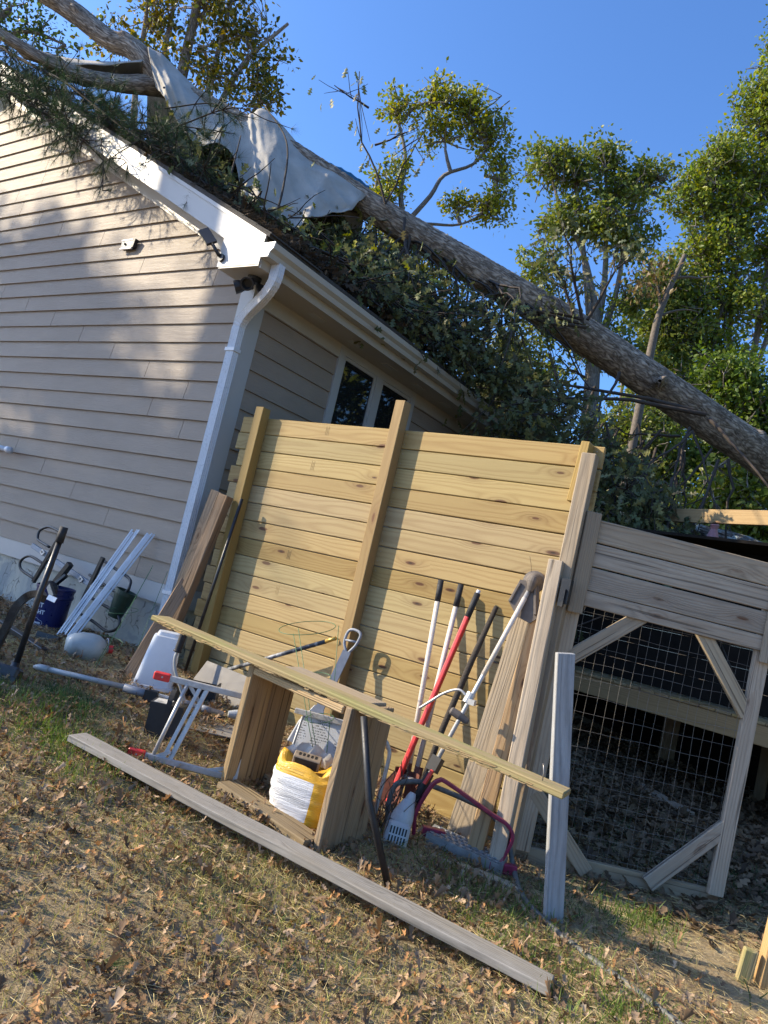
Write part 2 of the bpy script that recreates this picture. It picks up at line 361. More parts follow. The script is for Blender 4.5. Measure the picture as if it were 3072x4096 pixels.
M_CEDAR = wood('orange_pine', (.44, .27, .12), (.25, .12, .045), ring=120, knots=.35, grey=.18, rough=.7, bs=.35, cracks=.5)
M_BROWN = wood('brown_weathered', (.32, .21, .115), (.14, .085, .045), ring=110, knots=.3, grey=.35, greycol=(.24, .215, .185), rough=.85, bs=.6, cracks=.8)
M_GREYW = wood('grey_weathered', (.40, .32, .22), (.24, .18, .12), ring=95, knots=.3, grey=.6, greycol=(.47, .39, .28), rough=.88, bs=.55, cracks=.6)
M_GREYW2 = wood('tan_weathered', (.38, .295, .19), (.23, .165, .10), ring=90, knots=.3, grey=.4, greycol=(.30, .265, .215), rough=.88, bs=.5, cracks=.45)
M_BLUEW = wood('blue_grey_weathered', (.34, .33, .31), (.20, .195, .185), ring=75, knots=.15, grey=.8, greycol=(.34, .345, .345), rough=.85, bs=.5, grain=.45, cracks=.3)
M_PALEGREY = wood('pale_grey_plank', (.42, .36, .27), (.26, .21, .15), ring=85, knots=.25, grey=.85, greycol=(.42, .385, .33), rough=.88, bs=.5, cracks=.35)
M_MOSSY = wood('mossy_plank', (.42, .33, .17), (.27, .19, .085), ring=90, knots=.2, grey=.25, greycol=(.30, .27, .20), rough=.9, bs=.6, moss=(.30, .30, .105), cracks=.3)
M_ROTTEN = wood('split_grain', (.52, .37, .20), (.25, .15, .07), ring=120, knots=.1, grey=.3, rough=.95, bs=1.0, cracks=.9)
M_BOXW = wood('planter_timber', (.34, .245, .135), (.20, .13, .065), ring=80, knots=.3, grey=.4, greycol=(.25, .205, .145), rough=.88, bs=.5, cracks=.7)
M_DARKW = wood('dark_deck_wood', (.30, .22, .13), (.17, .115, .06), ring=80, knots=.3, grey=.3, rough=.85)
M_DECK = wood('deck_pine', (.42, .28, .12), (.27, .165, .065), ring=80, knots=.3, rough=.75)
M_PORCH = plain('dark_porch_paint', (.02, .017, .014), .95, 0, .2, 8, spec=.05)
M_BLACK = plain('black_steel_paint', (.014, .014, .015), .38, 0, .3, 40, dirt=(.10, .085, .06), dirtamt=.35)
M_BLACKP = plain('black_plastic', (.018, .018, .019), .5, 0, .2, 40)
M_RUBBER = plain('black_rubber', (.02, .02, .021), .75, 0, .3, 60, bumps=.3)
M_STEEL = plain('grey_steel', (.33, .31, .29), .45, .7, .25, 50, dirt=(.2, .15, .1), dirtamt=.4)
M_ALU = plain('aluminium', (.47, .46, .44), .5, .45, .18, 40, dirt=(.32, .30, .27), dirtamt=.6)
M_GALV = plain('galvanised', (.34, .36, .37), .5, .6, .35, 25, dirt=(.15, .13, .11), dirtamt=.7)
M_WHITEP = plain('white_plastic', (.62, .63, .65), .4, 0, .04, 30)
M_PIPE = plain('pale_grey_tube', (.38, .39, .385), .45, .1, .12, 30, dirt=(.25, .24, .2), dirtamt=.6)
M_GREYP = plain('grey_plastic', (.22, .235, .26), .5, 0, .1, 30, dirt=(.3, .3, .3), dirtamt=.3)
M_REDP = plain('red_plastic', (.62, .035, .03), .4, 0, .15, 40, dirt=(.3, .06, .05), dirtamt=.4)
M_MAROON = plain('magenta_red_paint', (.24, .022, .06), .4, 0, .25, 30, dirt=(.12, .05, .05), dirtamt=.5)
M_BLUE = plain('blue_bucket_plastic', (.006, .012, .085), .35, 0, .1, 20)
M_GREENPOT = plain('green_pot_plastic', (.008, .028, .014), .5, 0, .15, 30)
M_GREENWIRE = plain('green_wire', (.04, .13, .05), .5)
M_RUST = plain('rusty_steel', (.13, .045, .03), .8, .2, .35, 35, bumps=.4)
M_HANDLE = plain('speckled_pale_handle', (.55, .49, .42), .75, 0, .22, 140)
M_DARKHANDLE = wood('dark_old_handle', (.08, .065, .05), (.03, .024, .02), ring=120, knots=.1, rough=.9, bs=.8)
M_PAINTPOLE = plain('paint_spattered_pole', (.03, .035, .045), .5, 0, .3, 30, dirt=(.5, .5, .5), dirtamt=.8)
M_GOLD = plain('brass_tip', (.5, .33, .08), .4, .4, .1, 30)
M_HOSE = plain('grey_hose', (.10, .105, .10), .6, 0, .2, 40, dirt=(.3, .26, .2), dirtamt=.5)
M_SHEET = plain('grey_flat_sheet', (.20, .185, .165), .75, 0, .08, 6, dirt=(.18, .16, .13), dirtamt=.4)
M_JUG = plain('milky_jug_plastic', (.36, .39, .375), .4, 0, .05, 10, dirt=(.16, .15, .13), dirtamt=.75)
M_ENGINE = plain('pale_engine_cover', (.50, .51, .51), .45, 0, .08, 30, dirt=(.25, .24, .22), dirtamt=.5)
M_GUARD = plain('dusty_guard_plastic', (.12, .10, .085), .8, 0, .2, 40)
M_BARK = bark('oak_bark', (.62, .53, .43), (.10, .078, .06), su=24, sv=7, bs=.5, dist=.012)
M_BARK2 = bark('pale_bark', (.33, .31, .28), (.13, .11, .09), su=20, sv=5, bs=.5)
M_BARKL = bark('lichen_bark', (.25, .23, .20), (.06, .05, .04), lichen=(.42, .48, .45))
M_TWIG = plain('twig_bark', (.13, .105, .08), .9, 0, .3, 20)
M_TWIGD = plain('dark_twig_bark', (.055, .042, .032), .9, 0, .3, 20)
M_LEAF = leafmat('tree_leaf', .38, .45); M_OAK = leafmat('fallen_oak_leaf', .25, .5); M_NEEDLE = leafmat('pine_needle', .25, .5)
M_DEAD = leafmat('dead_leaf', .12, .8, .15); M_GRASS = leafmat('grass_blade', .3, .55)
M_SHINGLE = plain('dark_shingle', (.055, .05, .046), .9, 0, .35, 60, bumps=.6)
# ------------------------------------------------------------------ ground
def build_ground():
    xs = np.unique(np.concatenate([-np.geomspace(8, 400, 26)[::-1], np.arange(-8, 1.6, .07), np.geomspace(1.6, 400, 26)]))
    ys = np.unique(np.concatenate([-np.geomspace(.6, 400, 22)[::-1], np.arange(-.6, 9, .07), np.geomspace(9, 400, 26)]))
    X, Y = np.meshgrid(xs, ys, indexing='ij')
    near = np.exp(-((X + 2.5) ** 2 + (Y - 3) ** 2) / 60)
    Z = zg(X) + near * (.012 * pnoise(X, Y, 5) + .008 * pnoise(X, Y, 17, 9))
    n, m = X.shape
    i, j = np.meshgrid(np.arange(n - 1), np.arange(m - 1), indexing='ij')
    F = np.stack([i * m + j, (i + 1) * m + j, (i + 1) * m + j + 1, i * m + j + 1], -1).reshape(-1, 4)
    V = np.stack([X, Y, Z], -1).reshape(-1, 3)
    o = put(bpy.data.objects.new('ground', mesh_np('ground', V, F, M_SOIL, smooth=True)))
    tag(o, 'sandy soil yard strewn with leaves and thin grass', None, kind='structure')
build_ground()

# ------------------------------------------------------------------ house
YW, XC, PITCHR = 4.24, -4.78, 0.5
house = thing('house', 'taupe lap-sided house with white trim under the fallen tree', 'house', (XC, YW, 0.0))
def rake_bot(x): return 4.25 - PITCHR * (x + 6.204)
def wall_top(x): return 4.958 - PITCHR * (x + 7.812)
gable = part('gable_wall', house); eave = part('eave_wall', house)
wmesh('wall_sheathing', *prism([(-10.9, 0.5), (XC + .01, 0.5), (XC + .01, 3.33), (-4.9, 3.5), (-10.9, wall_top(-10.9))], 1, YW + .001, YW + .12), M_STUCCO, gable)
wmesh('wall_sheathing', *boxvf(XC - .12, XC - .001, YW + .13, 14, 0.5, 3.33), M_STUCCO, eave)
SEAM = {9: -5.31, 10: -5.93, 11: -6.54, 12: -7.15, 13: -7.76, 14: -8.36, 15: -8.97, 16: -6.44, 17: -6.70, 18: -7.25, 19: -8.11, 2: -5.95, 3: -6.57, 4: -7.18, 5: -7.77, 6: -8.4, 7: -8.9, 8: -9.4, 0: -9.0, 1: -8.6, 20: -8.6, 21: -9.1, 22: -9.3}
def siding_gable(x0, xb, xt, z0, z1, dy):
    yb, yt = YW - .026 + dy, YW - .007 + dy
    V = [(x0, yb, z0), (xb, yb, z0), (xt, yt, z1), (x0, yt, z1), (x0, YW - .0005, z0), (xb, YW - .0005, z0), (xt, YW - .0005, z1), (x0, YW - .0005, z1)]
    F = [(0, 1, 2, 3), (4, 7, 6, 5), (0, 4, 5, 1), (1, 5, 6, 2), (2, 6, 7, 3), (3, 7, 4, 0)]
    wmesh('siding_board', V, F, M_SIDING, gable)
for row in range(30):
    z0 = .685 + .178 * row; z1 = z0 + .177
    xr = lambda z: min(XC - .13, -7.812 - (z - 4.958) / PITCHR)
    if xr(z0) < -10.7: break
    cuts = sorted({-10.8, SEAM.get(row, -8.8)} | ({SEAM[row] + 3.66} if row in SEAM and SEAM[row] + 3.66 < xr(z1) - .3 else set()))
    dy = random.uniform(-.0015, .0015)
    for k, x0 in enumerate(cuts):
        last = k == len(cuts) - 1
        if not last and cuts[k + 1] < xr(z1) - .02:
            siding_gable(x0 + .003, cuts[k + 1] - .003, cuts[k + 1] - .003, z0, z1, dy)
        else:
            siding_gable(x0 + .003, xr(z0), xr(z1), z0, z1, dy); break
WIN = (5.474, 6.947, 1.75, 3.32)
def siding_eave(y0, y1, z0, z1):
    xb, xt = XC + .024, XC + .007
    V = [(xb, y0, z0), (xb, y1, z0), (xt, y1, z1), (xt, y0, z1), (XC, y0, z0), (XC, y1, z0), (XC, y1, z1), (XC, y0, z1)]
    wmesh('siding_board', V, [(0, 1, 2, 3), (4, 7, 6, 5), (0, 4, 5, 1), (1, 5, 6, 2), (2, 6, 7, 3), (3, 7, 4, 0)], M_SIDING, eave)
for row in range(15):
    z0 = .685 + .178 * row; z1 = min(z0 + .177, 3.20)
    if z1 > WIN[2]:
        siding_eave(YW + .14, WIN[0] + .01, z0, z1); siding_eave(WIN[1] - .01, 13.9, z0, z1)
    else:
        siding_eave(YW + .14, 6.2 + .9 * (row % 3), z0, z1); siding_eave(6.203 + .9 * (row % 3), 13.9, z0, z1)
# skirt boards, corner boards, friezes
wmesh('skirt_board', *boxvf(-10.9, XC - .135, YW - .024, YW, .52, .683), M_WHITE, gable)
wmesh('skirt_board', *boxvf(XC, XC + .024, YW + .14, 13.9, .52, .683), M_WHITE, eave)
wmesh('corner_board', *boxvf(XC - .135, XC + .026, YW - .026, YW + .001, .52, 3.40), M_WHITE, gable)
wmesh('corner_board', *boxvf(XC + .0015, XC + .026, YW + .002, YW + .137, .52, 3.19), M_WHITE, eave)
wmesh('frieze_board', *boxvf(XC + .001, XC + .030, YW + .0, WIN[0] + .002, 3.185, 3.334), M_SOFFIT, eave)
wmesh('frieze_board', *boxvf(XC + .001, XC + .030, WIN[1] - .002, 13.9, 3.185, 3.334), M_SOFFIT, eave)
wmesh('frieze_board', *prism([(-10.8, wall_top(-10.8) - .02), (-4.89, wall_top(-4.89) - .02), (-4.89, wall_top(-4.89) + .1), (-10.8, wall_top(-10.8) + .1)], 1, YW - .032, YW), M_SOFFIT, gable)
wmesh('foundation_wall', *join(boxvf(-10.9, XC - .012, YW + .004, YW + .2, -.5, .519), boxvf(XC - .2, XC - .012, YW + .2, 13.9, -.5, .519)), M_STUCCO, house)
# roof, rake, soffits
roof = part('roof', house)
def roof_slab(sgn):
    pass
ridge = -10.6; zr = rake_bot(ridge) + .26
ztop = lambda x: rake_bot(x) + .25
wmesh('roof_deck', *prism([(-4.33, ztop(-4.33) - .02), (-4.33, ztop(-4.33) + .012), (ridge, ztop(ridge) + .012), (2 * ridge + 4.33, ztop(-4.33) + .012), (2 * ridge + 4.33, ztop(-4.33) - .02), (ridge, ztop(ridge) - .02)], 1, 3.845, 14.2), M_SHINGLE, roof)
for k in range(34):                                   # the stepped edges of the shingle courses along the rake
    xa = -4.31 - .185 * k; xb = xa - .20
    V = [(xa, 3.838, ztop(xa) + .022), (xb, 3.838, ztop(xb) + .016), (xb, 4.5, ztop(xb) + .016), (xa, 4.5, ztop(xa) + .022), (xa, 3.838, ztop(xa) + .010), (xb, 3.838, ztop(xb) + .010), (xb, 4.5, ztop(xb) + .010), (xa, 4.5, ztop(xa) + .010)]
    wmesh('shingle', V, [(0, 3, 2, 1), (4, 5, 6, 7), (0, 1, 5, 4), (1, 2, 6, 5), (2, 3, 7, 6), (3, 0, 4, 7)], M_SHINGLE, roof)
wmesh('rake_board', *prism([(-4.39, rake_bot(-4.39)), (-4.39, rake_bot(-4.39) + .23), (ridge, rake_bot(ridge) + .23), (ridge, rake_bot(ridge))], 1, 3.86, 3.885), M_WHITE, roof)
wmesh('rake_trim', *prism([(-4.37, rake_bot(-4.37) + .195), (-4.37, rake_bot(-4.37) + .24), (ridge, rake_bot(ridge) + .24), (ridge, rake_bot(ridge) + .195)], 1, 3.846, 3.859), M_WHITE, roof)
wmesh('rake_soffit', *prism([(-4.89, rake_bot(-4.89) + .01), (-4.89, rake_bot(-4.89) + .025), (ridge, rake_bot(ridge) + .025), (ridge, rake_bot(ridge) + .01)], 1, 3.886, YW), M_SOFFIT, roof)
wmesh('return_face', *prism([(-4.89, 3.336), (-4.40, 3.336), (-4.405, rake_bot(-4.405) - .002), (-4.89, rake_bot(-4.89) - .002)], 1, 3.872, 3.89), M_WHITE, roof)
wmesh('return_side', *prism([(3.891, 3.336), (YW - .03, 3.336), (YW - .03, 3.59), (3.891, 3.59)], 0, -4.889, -4.872), M_SOFFIT, roof)
wmesh('eave_soffit', *boxvf(-4.871, -4.405, 3.875, 14.0, 3.322, 3.335), M_SOFFIT, roof)
for k in range(9): wmesh('soffit_vent', *boxvf(-4.62, -4.54, 4.75 + .62 * k, 4.95 + .62 * k, 3.317, 3.3215), M_GUTTER, roof)
wmesh('fascia_board', *boxvf(-4.404, -4.386, 3.887, 14.0, 3.31, 3.50), M_SOFFIT, roof)
# K-style gutter, open at the top, with an end cap
gut = part('gutter', house)
gp_ = [(-4.384, 3.495), (-4.384, 3.385), (-4.302, 3.385), (-4.292, 3.425), (-4.262, 3.452), (-4.255, 3.497), (-4.268, 3.497), (-4.272, 3.46), (-4.300, 3.432), (-4.309, 3.392), (-4.377, 3.392), (-4.377, 3.495)]
Vg = [(x, y, z) for y in (3.862, 14.1) for x, z in gp_]; ng = len(gp_)
wmesh('gutter_trough', Vg, [(i, (i + 1) % ng, ng + (i + 1) % ng, ng + i) for i in range(ng)], M_GUTTER, gut)
wmesh('gutter_end_cap', *prism([(-4.386, 3.499), (-4.386, 3.381), (-4.300, 3.381), (-4.289, 3.423), (-4.259, 3.450), (-4.251, 3.502)], 1, 3.850, 3.861), M_ALU_WHITE, gut)
# downspout: ribbed rectangular pipe with two crimped elbows
def rib_profile(w, d):
    pts = []
    def side(ax, ay, bx, by, nx, ny, ribs):
        for i in range(ribs * 2 + 1):
            t = (i + .5) / (ribs * 2 + 1); off = -.006 if i % 2 else 0
            pts.append((ax + (bx - ax) * t + nx * off, ay + (by - ay) * t + ny * off))
    side(-w, -d, w, -d, 0, -1, 4); side(w, -d, w, d, 1, 0, 3); side(w, d, -w, d, 0, 1, 4); side(-w, d, -w, -d, -1, 0, 3)
    return pts
dsp = part('downspout', house)
prof = rib_profile(.048, .036)
knee = smooth_path([(-4.335, 4.02, 3.39), (-4.335, 4.02, 3.31), (-4.345, 4.024, 3.25), (-4.40, 4.045, 3.19), (-4.50, 4.085, 3.14), (-4.66, 4.145, 3.08), (-4.75, 4.175, 3.03), (-4.795, 4.182, 2.96), (-4.80, 4.183, 2.88)], 5)
sc_ = np.ones(len(knee)); idx = np.arange(len(knee)); sc_[(idx > 7) & (idx < 19) & (idx % 2 == 0)] = .93; sc_[(idx > 24) & (idx < 37) & (idx % 2 == 0)] = .93
def dsweep(P, prof, scale=None):
    """profile kept square to the wall: x runs along the wall, y out of it"""
    P = np.asarray(P, float); T = np.gradient(P, axis=0); T /= np.linalg.norm(T, axis=1)[:, None]
    Nn = np.array([.0, 1.0, 0.0]) ; m = len(prof); V = []
    for k, p in enumerate(P):
        n = Nn - T[k] * (Nn @ T[k]); n /= np.linalg.norm(n); b = np.cross(n, T[k]); s = 1 if scale is None else scale[k]
        V += [p + s * (q[0] * b + q[1] * n) for q in prof]
    n = len(P); F = [(i * m + j, i * m + (j + 1) % m, (i + 1) * m + (j + 1) % m, (i + 1) * m + j) for i in range(n - 1) for j in range(m)]
    F += [tuple(range(m))[::-1], tuple(range((n - 1) * m, n * m))]
    return np.array(V), F
wmesh('downspout_elbow', *dsweep(knee, prof, sc_), M_ALU_WHITE, dsp)
wmesh('downspout_pipe', *dsweep([(-4.80, 4.183, 2.90), (-4.80, 4.183, 2.0), (-4.80, 4.183, 1.0), (-4.80, 4.183, .16)], rib_profile(.0465, .0345)), M_ALU_WHITE, dsp)
for z in (2.72, .62): wmesh('strap', *boxvf(-4.856, -4.744, 4.142, 4.222, z, z + .03), M_ALU_WHITE, dsp)
# the twin window under the eave
win = part('window', house)
xf = XC + .036
def wbox(name, y0, y1, z0, z1, x1=xf, mat=M_WHITE, x0=XC + .0): return wmesh(name, *boxvf(x0, x1, y0, y1, z0, z1), mat, win)
wbox('trim_board', WIN[0], WIN[0] + .09, WIN[2], WIN[3]); wbox('trim_board', WIN[1] - .09, WIN[1], WIN[2], WIN[3])
wbox('trim_board', WIN[0] + .09, WIN[1] - .09, WIN[3] - .085, WIN[3] - .001, XC + .034); wbox('trim_board', WIN[0] - .02, WIN[1] + .02, WIN[2] - .05, WIN[2], XC + .05)
ym = .5 * (WIN[0] + WIN[1])
wbox('mullion', ym - .055, ym + .055, WIN[2], WIN[3] - .085, XC + .032)
for a, b in ((WIN[0] + .09, ym - .055), (ym + .055, WIN[1] - .09)):
    for y0, y1, z0, z1 in ((a, a + .035, WIN[2], WIN[3] - .085), (b - .035, b, WIN[2], WIN[3] - .085), (a + .035, b - .035, WIN[3] - .12, WIN[3] - .085), (a + .035, b - .035, WIN[2], WIN[2] + .04)):
        wbox('sash', y0, y1, z0, z1, XC + .022)
    wbox('pane', a + .035, b - .035, WIN[2] + .04, WIN[3] - .12, XC + .010, M_GLASS, XC + .002)

# fittings on the house
sl = thing('solar_light', 'small square solar wall light on the upper siding', 'wall light', (-6.68, YW - .02, 3.78))
wmesh('base_plate', *boxvf(-6.785, -6.615, YW - .052, YW - .026, 3.79, 3.885), M_BLACKP, sl)
spn = wmesh('solar_panel', *boxvf(-6.80, -6.63, YW - .066, YW - .0525, 3.80, 3.875), plain('solar_cells', (.17, .165, .125), .3), sl)
for z in (3.786, 3.876): wmesh('edge_strip', *boxvf(-6.805, -6.62, YW - .070, YW - .0525, z, z + .013), M_WHITEP, sl)
wmesh('side_shell', *prism([(-6.629, 3.80), (-6.60, 3.80), (-6.585, 3.89), (-6.629, 3.875)], 1, YW - .068, YW - .027), M_BLACKP, sl)
wmesh('sensor', *lathevf([(.012, 0), (.012, .010), (.005, .016)], (-6.735, YW - .066, 3.84), 12, (0, -1, 0)), M_BLACKP, spn)
fl = thing('floodlight', 'black flat floodlight on an arm beside the white eave return', 'floodlight', (-4.86, 3.86, 3.40))
lh = wmesh('lamp_head', *sweepvf([(-.045, -.012), (.045, -.012), (.045, .012), (-.045, .012)], [(-5.06, 3.78, 3.63), (-4.93, 3.80, 3.51)], up=(.4, -.8, .5)), M_BLACKP, fl)
for k in range(3):
    t0, t1 = .12 + .29 * k, .34 + .29 * k; a = np.array((-5.06, 3.78, 3.63)); b_ = np.array((-4.93, 3.80, 3.51)); off = np.array((-.004, -.013, -.006)) * .75
    wmesh('led_panel', *sweepvf([(-.036, -.002), (.036, -.002), (.036, .002), (-.036, .002)], [a + (b_ - a) * t0 + off * 1.1, a + (b_ - a) * t1 + off * 1.1], up=(.4, -.8, .5)), plain('led_face', (.5, .45, .25), .3), lh)
tube('arm', [(-4.94, 3.80, 3.52), (-4.90, 3.82, 3.47), (-4.86, 3.845, 3.42)], .014, M_BLACKP, fl)
wmesh('mount', *lathevf([(.034, 0), (.034, .02)], (-4.85, 3.871, 3.41), 14, (0, -1, 0)), M_BLACKP, fl)
se = thing('security_light', 'black twin-head security light under the corner soffit', 'security light', (-4.62, 4.06, 3.32))
wmesh('mount', *lathevf([(.06, 0), (.06, -.03), (.04, -.045)], (-4.62, 4.06, 3.321), 18), M_BLACKP, se)
for dx, dy, ax in ((-.10, -.02, (-.7, -.55, -.45)), (.05, -.06, (.5, -.7, -.5)), (.09, .04, (.75, .2, -.6))):
    c = (-4.62 + dx * .5, 4.06 + dy, 3.25); wmesh('lamp_head', *lathevf([(.022, -.03), (.035, 0), (.052, .06), (.056, .10), (.044, .10), (.034, .05)], c, 16, ax), M_BLACKP, se)
tube('knuckle', [(-4.62, 4.06, 3.29), (-4.63, 4.05, 3.24), (-4.60, 4.04, 3.22)], .016, M_BLACKP, se)
pv = thing('pvc_pipe', 'white capped pipe end jutting in front of the siding', 'pipe', (-8.0, 4.08, 1.5))
tube('pipe_run', [(-8.6, 4.05, 1.62), (-7.62, 4.08, 1.575)], .028, M_WHITEP, pv, 14); tube('cap', [(-7.66, 4.079, 1.577), (-7.60, 4.08, 1.573)], .035, M_WHITEP, pv, 14)

# ------------------------------------------------------------------ new pine fence panel
panel = thing('fence_panel', 'new yellow pine fence panel of horizontal boards beside the house', 'fence panel', (-3.0, 4.28, -.2))
r_ = random.Random(3)
for k in range(17):
    z = 2.195 - .0703 - .1405 * k
    board('fence_board', (-4.552 + r_.uniform(-.03, .03), 4.2825 + r_.uniform(-.002, .002), z + r_.uniform(-.002, .002)), (-1.497 + r_.uniform(-.004, .004), 4.2825, z + r_.uniform(-.002, .002)), .1362, .025, (0, -1, 0), M_PINE, panel, .005)
board('post', (-4.318, 4.225, 0.05), (-4.318, 4.225, 2.262), .087, .088, (0, -1, 0), M_PINE2, panel)
board('post', (-2.985, 4.225, -.15), (-2.979, 4.225, 2.384), .083, .088, (0, -1, 0), M_PINE2, panel)
board('cleat', (-1.607, 4.225, 1.826), (-1.590, 4.225, 2.197), .055, .088, (0, -1, 0), M_PINE2, panel)
for k, (x, z) in enumerate([(-3.66, 2.14), (-3.72, 1.86), (-3.73, 1.58), (-3.745, 1.16), (-3.77, .88)]):   # faint grade stamps on the boards
    for j in range(3):
        wmesh('grade_stamp', *boxvf(x + .013 * j, x + .013 * j + .004, 4.2688, 4.2694, z - .04, z + .03 - .012 * (j % 2)), plain('stamp_ink', (.32, .22, .09), .8) if k + j == 0 else bpy.data.materials['stamp_ink'], panel)
nv_ = []
for k in range(17):
    for x in (-4.318, -2.98, -1.60):
        for dz in (-.035, .035):
            if x > -4.2: nv_.append(lathevf([(.0035, 0), (.0035, .0008)], (x + .062 + r_.uniform(-.006, .006), 4.2690, 2.125 - .1405 * k + dz), 6, (0, -1, 0)))
tag(wmesh('nail_heads', *join(*nv_), M_STEEL, panel), kind='stuff')
op = thing('hinge_post', 'tall tan square post standing at the right end of the fence panel', 'post', (-1.53, 4.13, -.25))
board('post_timber', (-1.545, 4.135, -.25), (-1.527, 4.135, 2.106), .086, .086, (0.1, -1, 0), M_GREYW2, op, .005, .004, 5)
wmesh('hinge', *join(boxvf(-1.508, -1.455, 4.04, 4.085, 1.22, 1.36), boxvf(-1.50, -1.47, 4.02, 4.04, 1.20, 1.30)), M_BLACK, op)

# ------------------------------------------------------------------ gate
fwv = np.array([-math.sin(HEAD), math.cos(HEAD), 0]); rtv = np.array([math.cos(HEAD), math.sin(HEAD), 0]); GK = 1.225
def gpt(s, z, off=0.0):
    p = rtv * s * GK + fwv * (4.30 + off); return (p[0], p[1], 1.1 + (z - 1.1) * GK)
gate = thing('gate', 'weathered grey wooden gate with wire mesh and diagonal corner braces', 'gate', gpt(1.4, 0))
gn = tuple(-fwv)
board('stile', gpt(.962, .06), gpt(.968, 1.30), .086, .038, gn, M_GREYW, gate, warp=.004, seed=2)
board('stile', gpt(1.868, .06), gpt(1.892, 1.60), .086, .038, gn, M_GREYW, gate, warp=.004, seed=3)
board('bottom_rail', gpt(.93, .036, .0405), gpt(1.90, .036, .0405), .094, .038, gn, M_GREYW2, gate, warp=.004, seed=4)
for k, (za, zb_) in enumerate([(1.570, 1.552), (1.456, 1.440), (1.342, 1.322), (1.249, 1.228)]):
    board('gate_board', gpt(.99, za, -.028), gpt(1.87, zb_, -.028), .132 if k < 3 else .088, .02, gn, M_GREYW, gate, warp=.003, seed=10 + k)
board('trim_board', gpt(.969, 1.17, -.052), gpt(.969, 1.652, -.052), .088, .024, gn, M_GREYW2, gate, warp=.003, seed=6)
board('trim_board', gpt(1.895, 1.14, -.052), gpt(1.90, 1.66, -.052), .088, .024, gn, M_GREYW, gate, warp=.003, seed=7)
board('packing_strip', gpt(.915, 1.17, -.03), gpt(.919, 1.63, -.03), .03, .02, gn, M_CEDAR, gate)
board('brace', gpt(.965, .93, -.0), gpt(1.33, 1.255, -.0), .084, .036, gn, M_GREYW, gate, warp=.002, seed=8)
board('brace', gpt(1.565, 1.25, -.0), gpt(1.865, .885, -.0), .084, .036, gn, M_GREYW, gate, warp=.002, seed=9)
board('brace', gpt(1.865, .37, -.0), gpt(1.555, .04, -.0), .086, .036, gn, M_GREYW, gate, warp=.002, seed=12)
board('brace', gpt(.965, .33, .0), gpt(1.27, .03, .0), .084, .036, gn, M_GREYW2, gate, warp=.002, seed=13)
tube('wire_brace', [gpt(1.70, 1.20, .05), gpt(1.845, .98, .05)], .004, M_BLACK, gate, 6); tube('wire_brace', [gpt(1.0, 1.10, .05), gpt(1.15, 1.20, .05)], .004, M_BLACK, gate, 6)
wv = []
rw = random.Random(4)
for k in range(19):
    s = .985 + .0475 * k; P = [gpt(s + rw.uniform(-.003, .003), .05 + 1.17 * t, .03 + rw.uniform(-.004, .004)) for t in np.linspace(0, 1, 7)]; wv.append(tubevf(P, .0009, 4, False))
for k in range(15):
    z = .10 + .078 * k; P = [gpt(.98 + .88 * t, z + rw.uniform(-.004, .004), .032 + rw.uniform(-.004, .004)) for t in np.linspace(0, 1, 9)]; wv.append(tubevf(P, .0009, 4, False))
wmesh('wire_mesh', *join(*wv), plain('galvanised_wire', (.22, .20, .17), .6, .3), gate)

# timber leaning and standing by the gate
sp_ = thing('upright_stud', 'blue-grey stud standing on end in front of the gate', 'stud', on(-1.07, 3.64))
board('stud_timber', (-1.068, 3.64, -.25), (-1.222, 3.512, .975), .088, .038, (.66, -.75, 0), M_BLUEW, sp_, .003)
wb = tag(board('leaning_wide_board', (-1.782, 4.02, -.215), (-1.738, 4.225, 1.085), .165, .024, (.1, -1, .15), M_GREYW2, None, .003, .006, 21), 'wide grey-brown board leaning on the fence panel behind the trimmer', 'board')
tag(board('leaning_orange_board', (-1.628, 3.895, -.225), (-1.625, 4.115, 1.17), .088, .038, (.25, -1, .1), M_CEDAR, None, .004, .005, 22), 'orange split board leaning between wide grey board and square post', 'board')
tag(board('leaning_square_post', (-1.505, 3.93, -.24), (-1.576, 4.085, 1.452), .084, .084, (.15, -1, .1), M_GREYW, None, .005, .004, 23), 'grey square post with tan patch leaning just left of the gate', 'post')
tag(board('corner_leaning_post', (-4.60, 4.06, .08), (-4.377, 4.12, 1.50), .088, .088, (.2, -1, 0), M_BROWN, None, .006, .006, 24), 'brown cracked square post leaning by the house corner', 'post')
tag(board('corner_leaning_board', (-4.66, 4.05, .09), (-4.475, 4.10, 1.52), .10, .03, (.2, -1, 0), M_BROWN, None, .004, .006, 25), 'dark brown board leaning tightly beside the downspout', 'board')
tag(board('slanting_dark_board', (-4.22, 3.50, .07), (-4.56, 4.12, .80), .10, .025, (.75, -.55, .35), M_BROWN, None, .004, .004, 26), 'dark board slanting down behind the upturned white tub', 'board')
tag(board('long_ground_plank', (-3.215, 2.445, .012), (-.83, 2.965, -.215), .125, .034, (-.08, 0, 1), M_PALEGREY, None, .004, .008, 27), 'long pale grey plank lying on the leafy ground', 'plank')
tag(board('corner_of_post', (-.215, 4.02, -.25), (-.165, 3.98, .6), .085, .06, (.57, -.82, 0), M_CEDAR, None, .004), 'orange-brown post at the lower right edge of the picture', 'post')
tag(board('stake', (-.30, 3.965, -.25), (-.285, 3.955, -.10), .06, .035, (.4, -.9, 0), M_MOSSY, None, .006), 'short pale stake at the foot of the orange-brown post', 'stake')

